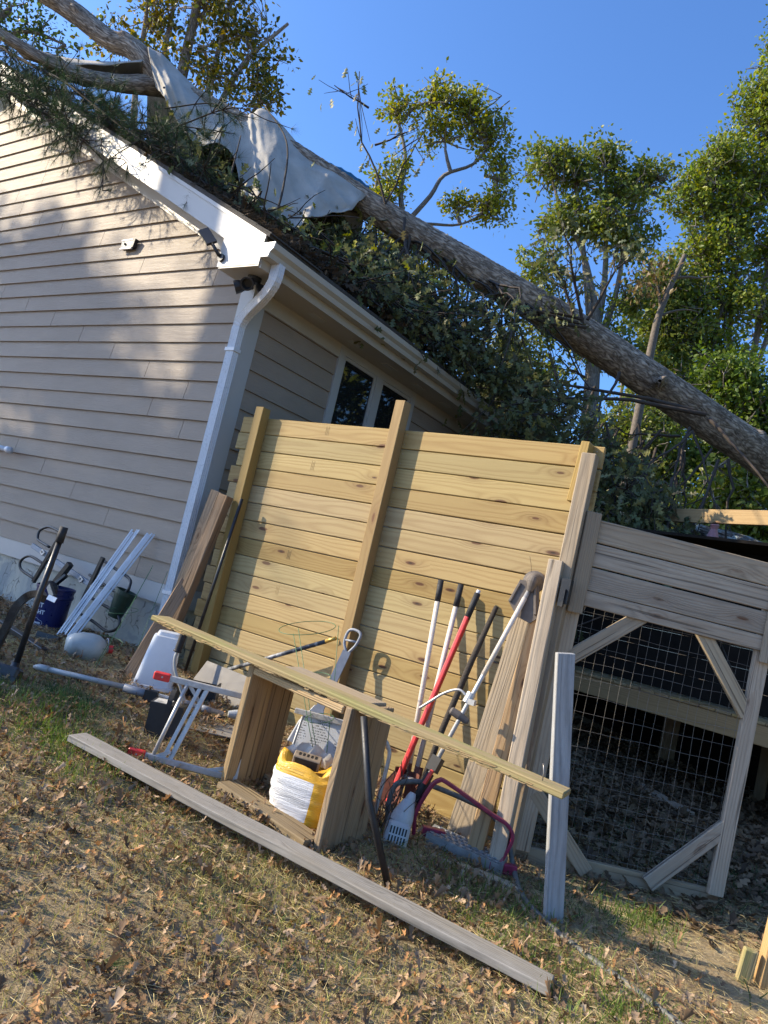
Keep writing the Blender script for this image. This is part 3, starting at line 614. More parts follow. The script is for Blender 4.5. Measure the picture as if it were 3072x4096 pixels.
# ------------------------------------------------------------------ deck behind the gate
deck = thing('deck', 'low wooden deck in deep shade behind the gate', 'deck', (-1.6, 7.6, -.25))
d0, d1 = np.array((-3.5, 7.93)), np.array((.9, 6.96)); dv = (d1 - d0) / np.linalg.norm(d1 - d0); dn = np.array((-dv[1], dv[0]))
board('rim_beam', (*d0, .57), (*d1, .57), .175, .038, (-dn[0], -dn[1], 0), M_DECK, deck)
for k in range(31):
    p = d0 + dv * (.07 + .1435 * k); q = p - dn * .03; e = p + dn * 2.4
    board('deck_board', (*q, .672), (*e, .672), .138, .025, (0, 0, 1), M_DECK, deck, .003)
for t in (.30, .82, 3.12, 4.35):
    p = d0 + dv * t + dn * .09; board('deck_post', (*p, -.3), (*p, .655), .089, .089, (-dn[0], -dn[1], 0), M_DECK if t < 3 else M_GREYW2, deck)
for t in (1.2, 2.3):
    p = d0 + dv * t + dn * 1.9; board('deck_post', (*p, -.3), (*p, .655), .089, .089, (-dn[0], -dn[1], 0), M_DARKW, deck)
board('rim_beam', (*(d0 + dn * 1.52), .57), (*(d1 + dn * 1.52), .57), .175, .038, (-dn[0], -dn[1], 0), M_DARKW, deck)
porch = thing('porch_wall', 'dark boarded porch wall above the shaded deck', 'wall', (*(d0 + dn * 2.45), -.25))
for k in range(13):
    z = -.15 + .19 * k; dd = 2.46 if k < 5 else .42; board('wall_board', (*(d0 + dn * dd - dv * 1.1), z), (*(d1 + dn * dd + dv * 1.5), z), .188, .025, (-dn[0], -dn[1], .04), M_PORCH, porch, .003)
for k in range(9):  # hidden porch roof, added to darken the deck and wall beneath
    q = d0 + dn * (-.15 + .30 * k) - dv * .7; e = q + dv * 6.0; board('shading_roof_board', (*q, 2.16 + .02 * k), (*e, 2.16 + .02 * k), .31, .03, (dn[0] * .07, dn[1] * .07, 1), M_PORCH, porch, .003)
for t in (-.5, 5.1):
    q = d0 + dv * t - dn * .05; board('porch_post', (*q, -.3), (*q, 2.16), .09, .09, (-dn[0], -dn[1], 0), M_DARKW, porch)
tag(board('shaded_board', (-2.02, 8.0, -.22), (-1.15, 7.15, -.22), .13, .03, (0, 0, 1), M_GREYW, None, .004), 'grey board lying on the ground behind the gate mesh', 'board')
lb = thing('loose_beam', 'level tan beam sticking out of the fallen foliage above the gate', 'beam', (.15, 7.22, -.25))
board('beam_timber', (-2.46, 8.39, 2.50), (.2, 7.19, 2.55), .145, .038, (-.41, -.91, 0), M_DECK, lb, .004)
board('beam_post', (.16, 7.27, -.3), (.16, 7.27, 2.7), .089, .089, (-.41, -.91, 0), M_DECK, lb, .004)
# ------------------------------------------------------------------ planter-box stand with the long mossy plank
stand = thing('timber_stand', 'open timber stand of thick planks holding a yellow bag', 'stand', (-2.36, 3.18, -.15))
for x, zb0, zt in ((-2.685, -.12, .532), (-2.022, -.20, .492)):
    for j, y in enumerate((3.083, 3.278)):
        board('side_plank', (x, y, zb0), (x + .008, y, zt - .002 * j), .190, .040, (1, 0, 0), M_BOXW, stand, .005, .004, 30 + j + int(x * 10))
for j, y in enumerate((3.083, 3.278)):
    board('top_plank', (-2.658, y, .507 + .012 * j), (-2.046, y, .471 + .012 * j), .190, .040, (.06, 0, 1), M_ROTTEN if j == 0 else M_GREYW2, stand, .006, .006, 34 + j)
board('base_plank', (-2.66, 2.995, -.085), (-2.045, 2.995, -.155), .14, .035, (.1, 0, 1), M_BOXW, stand, .005, .006, 36)
board('base_plank', (-2.66, 3.32, -.085), (-2.06, 3.32, -.155), .09, .06, (.1, 0, 1), M_BOXW, stand, .005, .006, 37)
lp = thing('long_mossy_plank', 'long moss-tinged plank laid slanting across the timber stand', 'plank', (-2.3, 3.06, .52))
board('plank_timber', (-3.37, 2.905, .623), (-.985, 3.20, .418), .142, .030, (-.085, 0, 1), M_MOSSY, lp, .005, .010, 40)
nl = tube('nail', [(-1.09, 3.17, .43), (-1.088, 3.165, .475), (-1.095, 3.16, .51)], .0025, M_STEEL, lp, 6); wmesh('nail_head', *lathevf([(.006, 0), (.006, .002)], (-1.095, 3.16, .51), 8), M_STEEL, nl)
# ragged splintered front edge of the plank
er = random.Random(9); ev = []
for k in range(150):
    t = .03 + .92 * er.random(); p = np.array((-3.37, 2.905, .623)) * (1 - t) + np.array((-.985, 3.20, .418)) * t
    e = np.array((.123, -.992, 0)); c = p + e * (.0705 + er.uniform(-.002, .004)); l = er.uniform(.01, .05); d = np.array((.99, .122, -.086)); h = er.uniform(.003, .010); z = er.uniform(-.012, .008)
    ev.append((np.array([c - d * l + (0, 0, z), c + d * l + (0, 0, z), c + d * l * .7 + e * er.uniform(.0004, .0025) + (0, 0, z - h), c - d * l * .7 + e * er.uniform(.0004, .0025) + (0, 0, z - h), c - d * l * .8 - e * .01 + (0, 0, z - h), c + d * l * .8 - e * .01 + (0, 0, z - h)]), [(0, 1, 2, 3), (3, 2, 5, 4)]))
tag(wmesh('splinters', *join(*ev), M_ROTTEN, lp), kind='stuff')

# yellow and white sack with rubble in it
def bag_mat():
    m, nt, b = nm('printed_sack'); tc = nt.nodes.new('ShaderNodeTexCoord'); sp = nt.nodes.new('ShaderNodeSeparateXYZ'); nt.links.new(tc.outputs['UV'], sp.inputs[0]); u, v = sp.outputs[0], sp.outputs[1]
    def box(a, b_, c, d):
        f = math_(nt, 'MULTIPLY', math_(nt, 'GREATER_THAN', u, a), math_(nt, 'LESS_THAN', u, b_)); g = math_(nt, 'MULTIPLY', math_(nt, 'GREATER_THAN', v, c), math_(nt, 'LESS_THAN', v, d)); return math_(nt, 'MULTIPLY', f, g)
    white = box(.0, .30, .16, .80)
    line = math_(nt, 'GREATER_THAN', math_(nt, 'SINE', math_(nt, 'MULTIPLY', v, 230)), .1)
    gap = math_(nt, 'GREATER_THAN', noise(nt, vmul(nt, tc.outputs['UV'], (260, 36, 1)), 1.0, 1), .42)
    txt = math_(nt, 'MULTIPLY', math_(nt, 'MULTIPLY', line, gap), box(.03, .28, .34, .77))
    hl = math_(nt, 'MULTIPLY', math_(nt, 'GREATER_THAN', math_(nt, 'SINE', math_(nt, 'MULTIPLY', v, 170)), .2), box(.05, .26, .83, .92))
    col = mixc(nt, white, (.72, .40, .03), (.72, .72, .72)); col = mixc(nt, math_(nt, 'MULTIPLY', txt, .38), col, (.12, .12, .12)); col = mixc(nt, math_(nt, 'MULTIPLY', hl, .6), col, (.25, .14, .01))
    bc = math_(nt, 'MULTIPLY', box(.20, .25, .10, .22), 1.0); col = mixc(nt, bc, col, (.7, .7, .7))
    bars = math_(nt, 'MULTIPLY', math_(nt, 'GREATER_THAN', noise(nt, vmul(nt, tc.outputs['UV'], (900, 0, 1)), 1.0, 0), .5), box(.205, .245, .115, .205)); col = mixc(nt, bars, col, (.03, .03, .03))
    col = mixc(nt, rmap(nt, noise(nt, tc.outputs['UV'], 9, 5, .6), .55, .75, 0, .35), col, (.3, .22, .12))
    nt.links.new(col, b.inputs['Base Color']); b.inputs['Roughness'].default_value = .38
    wr = noise(nt, vmul(nt, tc.outputs['UV'], (14, 22, 1)), 1.0, 4, .6, .8); bump(nt, b, wr, .6, .012); return m
bag = thing('rubble_sack', 'yellow and white printed sack standing open inside the timber stand', 'sack', (-2.24, 3.17, -.14))
def sack(c, rx, ry, z0, z1, a0, nz=22, nu=56):
    V, UV = [], []
    rr = np.random.default_rng(5)
    for i in range(nz + 1):
        t = i / nz; z = z0 + (z1 - z0) * t
        w = (.80 + .25 * math.sin(min(1, t * 1.15) * math.pi * .62)) * (1 - .12 * max(0, t - .8) / .2) * (1 if t > .06 else .82 + 3 * t)
        for j in range(nu + 1):
            a = 2 * math.pi * j / nu; ca, sa = math.cos(a), math.sin(a); e = .62
            x = rx * w * math.copysign(abs(ca) ** e, ca); y = ry * w * math.copysign(abs(sa) ** e, sa)
            k = 1 + .035 * math.sin(3 * a + 5 * t) * t + .02 * math.sin(11 * t * math.pi + 2 * a) + .015 * math.sin(7 * a + 17 * t)
            zz = z + (.035 * math.sin(2 * a + 1.0) + .025 * math.sin(5 * a)) * max(0, t - .75) * 4 * .6
            ang = a0
            V.append((c[0] + k * (x * math.cos(ang) - y * math.sin(ang)), c[1] + k * (x * math.sin(ang) + y * math.cos(ang)), zz)); UV.append((j / nu, t))
    m = nu + 1; F = [(i * m + j, i * m + j + 1, (i + 1) * m + j + 1, (i + 1) * m + j) for i in range(nz) for j in range(nu)]
    n = len(V)                                     # turned-in mouth
    for s, dz in ((.80, -.012), (.55, -.05)):
        for j in range(nu + 1):
            p = V[nz * m + j]; V.append((c[0] + (p[0] - c[0]) * s, c[1] + (p[1] - c[1]) * s, p[2] + dz)); UV.append((.5 + .3 * math.cos(j * .4), .97))
    rows = [nz * m, n, n + m]
    for q in range(2): F += [(rows[q] + j, rows[q] + j + 1, rows[q + 1] + j + 1, rows[q + 1] + j) for j in range(nu)]
    F.append(tuple(rows[2] + j for j in range(nu)))
    return V, F, UV
V, F, UV = sack((-2.275, 3.165), .175, .125, -.175, .140, math.radians(-168))
wmesh('sack_body', V, F, bag_mat(), bag, uv=UV, smooth=True)
fv = []
for k in range(11):                                 # the torn flap standing up at the back left of the mouth
    t = k / 10; x = -2.45 + .24 * t; h = .07 * math.sin(math.pi * (t * .8 + .1)) + .014 * math.sin(k * 2.3); y = 3.13 + .12 * t + .012 * math.sin(k * 1.9)
    fv += [(x, y, .11), (x - .012, y - .01, .13 + .5 * h), (x + .008, y + .006, .14 + h)]
wmesh('sack_flap', fv, [(3 * k + j, 3 * k + 3 + j, 3 * k + 4 + j, 3 * k + 1 + j) for k in range(10) for j in range(2)], plain('sack_inside', (.45, .43, .39), .5, 0, .2, 12, dirt=(.40, .22, .02), dirtamt=.9), bag, smooth=True)
brk = thing('holed_brick', 'dark brick with a row of holes lying in the sack mouth', 'brick', (-2.28, 3.10, .11))
bq = board('brick_body', (-2.335, 3.075, .150), (-2.215, 3.150, .143), .062, .055, (.15, -.30, .94), plain('brick_grey', (.24, .19, .14), .85, 0, .3, 30, dirt=(.05, .05, .05), dirtamt=.8), brk, .004)
for k in range(5):
    M = WM[bq.name] @ Matrix.Translation((-.042 + .021 * k, .004, .0272)); V, F = boxvf(-.006, .006, -.012, .012, 0, .0012)
    V = [tuple(M @ Vector(v)) for v in V]; wmesh('hole', V, F, M_BLACKP, bq)
V, F = boxvf(-.058, .058, -.0325, -.0315, -.025, .025); V = [tuple(WM[bq.name] @ Vector(v)) for v in V]; wmesh('dark_face', V, F, M_RUBBER, bq)  # one side face, blacker than the rest of the brick

# printed step-stool panel seen through the stand
def label_mat():
    m, nt, b = nm('printed_label'); tc = nt.nodes.new('ShaderNodeTexCoord'); sp = nt.nodes.new('ShaderNodeSeparateXYZ'); nt.links.new(tc.outputs['UV'], sp.inputs[0]); u, v = sp.outputs[0], sp.outputs[1]
    line = math_(nt, 'GREATER_THAN', math_(nt, 'SINE', math_(nt, 'MULTIPLY', v, 150)), 0); gap = math_(nt, 'GREATER_THAN', noise(nt, vmul(nt, tc.outputs['UV'], (60, 24, 1)), 1.0, 1), .47)
    blk = math_(nt, 'GREATER_THAN', noise(nt, vmul(nt, tc.outputs['UV'], (4, 4, 1)), 1.0, 1), .48)
    t = math_(nt, 'MULTIPLY', math_(nt, 'MULTIPLY', line, gap), blk); c = mixc(nt, math_(nt, 'MULTIPLY', t, .8), (.60, .61, .62), (.08, .08, .08)); nt.links.new(c, b.inputs['Base Color']); b.inputs['Roughness'].default_value = .5; return m
M_LABEL = label_mat()
sb = thing('label_board', 'white board of printed warnings leaning behind the yellow sack', 'board', (-2.55, 3.50, -.12))
lv = [(-2.70, 3.50, -.10), (-2.37, 3.62, -.13), (-2.36, 3.66, .26), (-2.69, 3.54, .25)]; lo = np.array((.02, -.05, 0)) * -.15
wmesh('printed_face', lv + [tuple(np.array(p) + (-.004, .012, 0)) for p in lv], [(0, 1, 2, 3), (4, 7, 6, 5), (0, 4, 5, 1), (1, 5, 6, 2), (2, 6, 7, 3), (3, 7, 4, 0)], M_LABEL, sb, uv=[(0, 0), (1, 0), (1, 1), (0, 1)] * 2)
tube('edge_tube', [(-2.68, 3.47, -.10), (-2.66, 3.50, .25)], .008, M_ALU, sb, 8); board('top_rail', (-2.74, 3.52, .265), (-2.32, 3.67, .275), .03, .02, (.3, -.9, 0), M_ALU, sb, .002)

# ------------------------------------------------------------------ ladder lying on its side
lad = thing('step_ladder', 'aluminium stepladder with red feet lying on its side', 'ladder', (-2.95, 2.92, -.05))
A0, A1 = np.array((-3.125, 2.80, .350)), np.array((-2.70, 3.09, .345)); B0, B1 = np.array((-3.06, 2.70, -.035)), np.array((-2.66, 3.06, -.07))
ln = (.57, -.82, 0)
board('side_rail', A0, A1, .032, .022, ln, M_ALU, lad, .003); board('side_rail', B0, B1, .032, .022, ln, M_ALU, lad, .003)
for p, q in ((A0, A1), (B0, B1)):
    d = (q - p) / np.linalg.norm(q - p)
    rf_ = board('red_foot', p - d * .035, p + d * .055, .044, .036, ln, M_REDP, lad, .006)
    wmesh('rivet', *lathevf([(.005, 0), (.005, .003)], p + d * .015 + np.array(ln) * .018, 8, ln), M_ALU, rf_)
tube('rung', [A0 + (A1 - A0) * .30, B0 + (B1 - B0) * .17], .011, M_ALU, lad, 10)
for t, t2 in ((.44, .27), (.52, .34)): board('step_flange', A0 + (A1 - A0) * t, B0 + (B1 - B0) * t2, .020, .012, ln, M_ALU, lad, .002)
board('step_tread', A0 + (A1 - A0) * .49 + (-.01, .02, 0), B0 + (B1 - B0) * .31 + (-.01, .02, 0), .035, .006, (-.75, -.5, 0), M_ALU, lad, .001)
board('cross_brace', A0 + (A1 - A0) * .30, A0 + (A1 - A0) * .47 + (0, 0, -.09), .02, .004, ln, M_ALU, lad, .001); board('cross_brace', B0 + (B1 - B0) * .18, B0 + (B1 - B0) * .33 + (0, 0, .05), .02, .004, ln, M_ALU, lad, .001)
board('cross_brace', B0 + (B1 - B0) * .68, B0 + (B1 - B0) * .98 + (0, 0, .06), .02, .004, ln, M_ALU, lad, .001); board('step_flange', A1 - (A1 - A0) * .03, B1 - (B1 - B0) * .02, .036, .012, ln, M_ALU, lad, .002)

# battery
bt = thing('car_battery', 'black car battery with carrying strap on the leafy ground', 'battery', (-3.28, 3.04, -.03))
bd = np.array((.57, .82)); ux = np.array((.80, .60)); uy = np.array((-.60, .80)); bc = np.array((-3.265, 3.045))
def obb(c, hx, hy, z0, z1, ux=ux, uy=uy):
    V = [(*(c + ux * a * hx + uy * b * hy), z) for z in (z0, z1) for a, b in ((-1, -1), (1, -1), (1, 1), (-1, 1))]; return np.array(V), BOXF
wmesh('case', *obb(bc, .092, .068, -.035, .135), M_BLACKP, bt); lid = wmesh('lid', *obb(bc, .096, .072, .1352, .165), M_BLACKP, bt)
wmesh('torn_label', *obb(bc - ux * .035, .045, .06, .1652, .167), plain('torn_paper', (.5, .49, .46), .8, 0, .3, 40, dirt=(.08, .08, .08), dirtamt=.9), lid)
for s in (-1, 1): wmesh('terminal', *lathevf([(.012, 0), (.010, .02)], (*(bc + ux * .06 + uy * .045 * s), .165), 10), M_STEEL, lid)
hp = [(*(bc + ux * .01 - uy * .072), .12), (*(bc + ux * .01 - uy * .07), .19), (*(bc + ux * .01 - uy * .03), .235), (*(bc + ux * .01 + uy * .03), .235), (*(bc + ux * .01 + uy * .07), .19), (*(bc + ux * .01 + uy * .072), .12)]
wmesh('strap', *sweepvf([(-.014, -.003), (.014, -.003), (.014, .003), (-.014, .003)], smooth_path(hp, 4), up=(*uy, 0.0)), M_RUBBER, bt)
# pole saw / tube lying on the ground
ps = thing('pole_tube', 'pale grey jointed tube lying on the ground behind the battery', 'tube', (-3.8, 3.2, .05))
tube('tube_section', [(-4.16, 2.82, .125), (-3.80, 3.22, .10)], .0165, M_PIPE, ps, 12); tube('tube_section', [(-3.80, 3.22, .10), (-3.42, 3.66, .045)], .0165, M_PIPE, ps, 12)
tube('tip_fitting', [(-4.25, 2.80, .115), (-4.20, 2.80, .125), (-4.15, 2.83, .125)], [.012, .02, .022], M_PIPE, ps, 12)
tube('joint', [(-3.84, 3.17, .10), (-3.70, 3.30, .085)], .026, M_GREYP, ps, 10); wmesh('clamp', *obb(np.array((-3.70, 3.28)), .04, .025, .05, .12), M_BLACKP, ps)
wmesh('gear_head', *lathevf([(.022, -.06), (.030, -.02), (.036, .03), (.034, .06), (.02, .08)], (-3.36, 3.73, .055), 16, (.6, .75, .1)), M_PIPE, ps)
for p in ((-3.58, 3.47, .07), (-3.49, 3.57, .055)): tube('collar', [np.array(p) - (.02, .023, -.003), np.array(p) + (.02, .023, -.003)], .022, M_GREYP, ps, 10)
tube('cable', smooth_path([(-3.62, 3.42, .06), (-3.55, 3.42, -.005), (-3.47, 3.52, -.005), (-3.40, 3.66, .03)], 6), .007, M_RUBBER, ps, 8)
# grey sheets
tag(wmesh('leaning_sheet', *join((np.array([(-4.13, 3.98, .04), (-3.60, 3.98, -.02), (-3.60, 4.11, .225), (-4.13, 4.11, .235), (-4.13, 3.99, .04), (-3.60, 3.99, -.02), (-3.60, 4.12, .225), (-4.13, 4.12, .235)]), BOXF)), M_SHEET, None), 'flat grey sheet leaning at the foot of the fence panel', 'sheet')
tag(wmesh('flat_sheet', *obb(np.array((-3.33, 3.50)), .22, .17, float(zg(-3.33)) + .012, float(zg(-3.33)) + .018), M_SHEET, None), 'flat grey sheet lying on the ground behind the ladder', 'sheet')
# upturned tub
def translucent():
    m, nt, b = nm('cloudy_plastic'); b.inputs['Base Color'].default_value = (.74, .77, .80, 1); b.inputs['Roughness'].default_value = .35
    v, _ = coord(nt, rand=False); nt.links.new(mixc(nt, rmap(nt, noise(nt, v, 7, 5, .6), .4, .7, 0, .4), (.74, .77, .81), (.50, .52, .54)), b.inputs['Base Color'])
    t = nt.nodes.new('ShaderNodeBsdfTranslucent'); t.inputs[0].default_value = (.8, .84, .88, 1); mx = nt.nodes.new('ShaderNodeMixShader'); mx.inputs[0].default_value = .35
    nt.links.new(b.outputs[0], mx.inputs[1]); nt.links.new(t.outputs[0], mx.inputs[2]); nt.links.new(mx.outputs[0], nt.nodes['Material Output'].inputs['Surface']); return m
def rrect(hx, hy, r, n=4):
    out = []
    for cx, cy, a0 in ((hx - r, hy - r, 0), (-hx + r, hy - r, 90), (-hx + r, -hy + r, 180), (hx - r, -hy + r, 270)):
        for k in range(n + 1):
            a = math.radians(a0 + 90 * k / n); out.append((cx + r * math.cos(a), cy + r * math.sin(a)))
    return out
def loft(secs, ang, cap0=True, cap1=True):
    V = []; c, s = math.cos(ang), math.sin(ang); m = len(secs[0][3])
    for cx, cy, z, pts in secs: V += [(cx + x * c - y * s, cy + x * s + y * c, z) for x, y in pts]
    n = len(secs); F = [(i * m + j, i * m + (j + 1) % m, (i + 1) * m + (j + 1) % m, (i + 1) * m + j) for i in range(n - 1) for j in range(m)]
    if cap0: F.append(tuple(range(m))[::-1])
    if cap1: F.append(tuple(range((n - 1) * m, n * m)))
    return np.array(V), F
tubo = thing('upturned_tub', 'cloudy white plastic tub standing upside down by the downspout', 'tub', (-4.06, 3.60, .06))
ta = math.radians(46)
secs = [(-4.045, 3.575, .055, rrect(.142, .118, .035)), (-4.05, 3.58, .075, rrect(.142, .118, .035)), (-4.052, 3.585, .078, rrect(.130, .106, .035)), (-4.075, 3.62, .28, rrect(.108, .088, .035)), (-4.09, 3.645, .40, rrect(.094, .076, .035)), (-4.09, 3.647, .405, rrect(.080, .064, .03)), (-4.09, 3.648, .43, rrect(.072, .056, .026)), (-4.09, 3.648, .433, rrect(.06, .044, .02))]
wmesh('tub_wall', *loft(secs, ta, False, True), translucent(), tubo, smooth=False)
# hook tool with a ribbed grip
hk = thing('hooked_bar', 'bent grey bar with a ribbed black grip leaning near the tub', 'tool', (-3.5, 3.36, 0))
tube('bar', smooth_path([(-3.46, 3.385, .03), (-3.50, 3.355, .14), (-3.567, 3.306, .276), (-3.587, 3.294, .349), (-3.583, 3.295, .40)], 5), .0105, M_PIPE, hk, 10)
gz = np.linspace(0, 1, 26); tube('grip', [np.array((-3.584, 3.295, .395)) * (1 - t) + np.array((-3.572, 3.303, .53)) * t for t in gz], [.021 + .0025 * (i % 2) + (.005 if i < 2 else 0) for i in range(26)], M_RUBBER, hk, 12)
bb = thing('black_bin', 'small black open box behind the tub', 'box', (-3.78, 3.75, .03))
wmesh('box_side', *join(obb(np.array((-3.78, 3.78)), .09, .006, .03, .16), obb(np.array((-3.85, 3.70)), .006, .08, .03, .16), obb(np.array((-3.71, 3.86)), .006, .08, .03, .16)), M_BLACKP, bb)

# ------------------------------------------------------------------ poles against the panel
tag(tube('black_pole', [(-4.325, 4.10, .09), (-4.245, 4.165, 1.50)], .013, M_BLACK, None, 10), 'thin black pole leaning upright near the left fence post', 'pole')
pp = thing('painted_pole', 'dark paint-spattered pole with brass tip slanting against the panel', 'pole', (-4.1, 4.1, .1))
tube('shaft', [(-4.16, 4.14, .105), (-3.12, 4.165, .625)], .0155, M_PAINTPOLE, pp, 12); tube('brass_tip', [(-3.12, 4.165, .625), (-3.045, 4.167, .665)], .014, M_GOLD, pp, 12)
sh = thing('shovel', 'grey plastic shovel with D-grip standing behind the stand', 'shovel', (-2.95, 4.0, -.05))
tube('grip', smooth_path([(-2.925, 4.15, .60), (-2.955, 4.15, .66), (-2.945, 4.155, .735), (-2.90, 4.16, .755), (-2.845, 4.16, .735), (-2.86, 4.155, .66), (-2.90, 4.15, .60), ], 6), .0105, M_GREYP, sh, 10)
tube('grip_bar', [(-2.95, 4.15, .675), (-2.865, 4.155, .68)], .008, M_GREYP, sh, 8)
wmesh('shaft', *sweepvf([(-.028, -.012), (.028, -.012), (.028, .012), (-.028, .012)], [(-2.912, 4.145, .605), (-2.93, 4.10, .42), (-2.945, 4.03, .20)], up=(.4, -.9, .1)), M_GREYP, sh)
wmesh('blade', *sweepvf([(-.10, .012), (-.06, -.006), (.06, -.006), (.10, .012), (.09, .018), (-.09, .018)], [(-2.945, 4.03, .22), (-2.955, 3.99, .09), (-2.96, 3.95, -.04)], up=(.4, -.9, .1), scale=[.35, .85, 1.0]), M_GREYP, sh)
# green tomato cages
def cage(name, label, rings, legs, extra=0):
    c = thing(name, label, 'tomato cage', tuple(np.mean([l[-1] for l in legs], 0)), None)
    for R in rings:
        cc, u_, v_, rr = R; P = [np.array(cc) + np.array(u_) * rr * math.cos(a) + np.array(v_) * rr * math.sin(a) for a in np.linspace(0, 2 * math.pi, 28)]
        tube('ring', P, .0022, M_GREENWIRE, c, 5, cap=False)
    for L in legs: tube('leg', L, .0022, M_GREENWIRE, c, 5)
    return c
cage('tomato_cage', 'green wire tomato cage standing behind the timber stand', [((-2.865, 3.61, .735), (.82, .57, .25), (-.45, .82, .22), .165), ((-2.73, 3.58, .46), (.85, .5, .2), (-.45, .85, .2), .12), ((-2.56, 3.53, .27), (.85, .5, .2), (-.45, .85, .2), .08)],
     [[(-2.93, 3.57, .68), (-2.60, 3.48, .24), (-2.34, 3.42, -.10)], [(-2.91, 3.58, .72), (-2.58, 3.49, .24), (-2.33, 3.43, -.10)], [(-2.715, 3.715, .79), (-2.64, 3.69, .50), (-2.36, 3.44, -.10)]])
cage('tomato_cage', 'green wire tomato cage leaning on the house foundation', [((-5.0, 3.92, .42), (.9, .2, .1), (-.2, .9, .2), .13), ((-4.66, 3.55, .22), (.9, .3, -.05), (-.25, .9, .2), .15)],
     [[(-5.02, 4.12, .82), (-4.70, 3.70, .35), (-4.36, 3.30, .08)], [(-5.00, 4.10, .80), (-4.66, 3.66, .33), (-4.28, 3.26, .08)], [(-4.86, 4.15, .80), (-4.70, 3.95, .42), (-4.52, 3.75, .10)]])

# ------------------------------------------------------------------ long-handled tools
ph = thing('post_hole_digger', 'post-hole digger with two pale handles and rusty blades', 'digger', (-2.18, 4.0, -.17))
for top, bot in (((-2.357, 4.20, 1.205), (-2.205, 4.05, .02)), ((-2.209, 4.20, 1.205), (-2.145, 4.03, -.03))):
    t, b_ = np.array(top), np.array(bot); tube('handle', [b_, b_ * .5 + t * .5, t * .9 + b_ * .1], .0165, M_HANDLE, ph, 12); tube('grip', [t * .885 + b_ * .115, t], .019, M_RUBBER, ph, 12)
for x, dx in ((-2.215, -.02), (-2.135, .02)):
    V = [];
    for i, z in enumerate((.06, -.04, -.14, -.20)):
        for a in np.linspace(-1.2, 1.2, 7): V.append((x + dx * .3 * i + .045 * math.sin(a), 4.0 + .035 * math.cos(a) * (1 if dx > 0 else 1) - .03, z + .03 * abs(a) * (i == 3)))
    wmesh('blade', V, [(i * 7 + j, i * 7 + j + 1, i * 7 + j + 8, i * 7 + j + 7) for i in range(3) for j in range(6)], M_RUST, ph, smooth=True)
    tube('socket', [(x + .01, 4.02, -.03), (x, 4.04, .09)], .026, M_RUST, ph, 10)
wmesh('pivot_bolt', *lathevf([(.012, 0), (.012, .09)], (-2.22, 3.99, .02), 10, (1, 0, 0)), M_STEEL, ph)
rt_ = thing('red_handled_tool', 'tool with red and black fibreglass handle leaning on the panel', 'tool', (-2.2, 3.95, -.17))
t, b_ = np.array((-2.078, 4.20, 1.195)), np.array((-2.235, 3.93, -.17))
wmesh('handle', *sweepvf(rrect(.015, .019, .008, 2), [b_, (b_ + t) / 2, t * .87 + b_ * .13], up=(0, -1, 0)), M_REDP, rt_)
wmesh('black_stripe', *sweepvf([(-.006, -.021), (.006, -.021), (.006, .0), (-.006, .0)], [b_ + (-.010, 0, 0), t * .87 + b_ * .13 + (-.010, 0, 0)], up=(0, -1, 0)), M_BLACKP, rt_)
tube('grip', [t * .86 + b_ * .14, t * .985 + b_ * .015], [.019, .02], M_RUBBER, rt_, 12); tube('end_cap', [t * .98 + b_ * .02, t], .013, M_WHITEP, rt_, 10)
wmesh('shovel_head', *sweepvf([(-.07, .01), (0, -.012), (.07, .01), (.068, .014), (0, -.006), (-.068, .014)], [(-2.215, 3.96, .03), (-2.235, 3.93, -.08), (-2.25, 3.90, -.18)], up=(0, -1, .1), scale=[.5, 1, .7]), M_RUST, rt_)
tag(tube('old_dark_handle', [(-2.075, 3.94, -.18), (-2.03, 4.02, .35), (-1.985, 4.12, .78), (-1.942, 4.205, 1.12)], [.018, .0185, .019, .015], M_DARKHANDLE, None, 10), 'charred dark wooden handle leaning right of the red one', 'handle')
trm = thing('string_trimmer', 'pale string trimmer upside down with engine on the ground', 'trimmer', (-1.93, 3.60, -.2))
S0, S1 = np.array((-1.925, 3.66, -.02)), np.array((-1.70, 4.08, 1.27))
tube('shaft', [S0, S0 * .5 + S1 * .5, S1], .0125, M_ALU, trm, 12); tube('worn_sleeve', [S0 * .42 + S1 * .58, S0 * .05 + S1 * .95], .0145, M_HANDLE, trm, 12)
tube('rubber_grip', [S0 * .98 + S1 * .02, S0 * .86 + S1 * .14], .024, M_RUBBER, trm, 12)
wmesh('throttle', *join(sweepvf([(-.03, -.025), (.03, -.025), (.03, .025), (-.03, .025)], [S0 * .85 + S1 * .15, S0 * .79 + S1 * .21], up=(0, -1, .2))), M_BLACKP, trm)
wmesh('trigger', *sweepvf([(-.008, -.01), (.008, -.01), (.008, .01), (-.008, .01)], [S0 * .90 + S1 * .10 + (.012, -.03, 0), S0 * .84 + S1 * .16 + (.018, -.03, 0)], up=(0, -1, .2)), M_REDP, trm)
H0 = S0 * .55 + S1 * .45
tube('loop_handle', smooth_path([H0 + (0, -.01, .03), H0 + (-.06, -.02, .06), H0 + (-.14, -.03, .02), H0 + (-.21, -.05, -.05), H0 + (-.26, -.06, -.10)], 6), .0075, M_ALU, trm, 10)
wmesh('handle_clamp', *join(lathevf([(.026, -.03), (.026, .03)], H0 + (0, 0, .03), 12, S1 - S0), boxvf(H0[0] + .01, H0[0] + .05, H0[1] - .03, H0[1] + .0, H0[2], H0[2] + .03)), M_ALU, trm)
wmesh('side_handle', *lathevf([(.012, -.06), (.022, -.05), (.024, 0), (.018, .05), (.01, .06)], H0 + (-.02, -.03, -.075), 12, (.9, .35, -.35)), M_GUARD, trm)
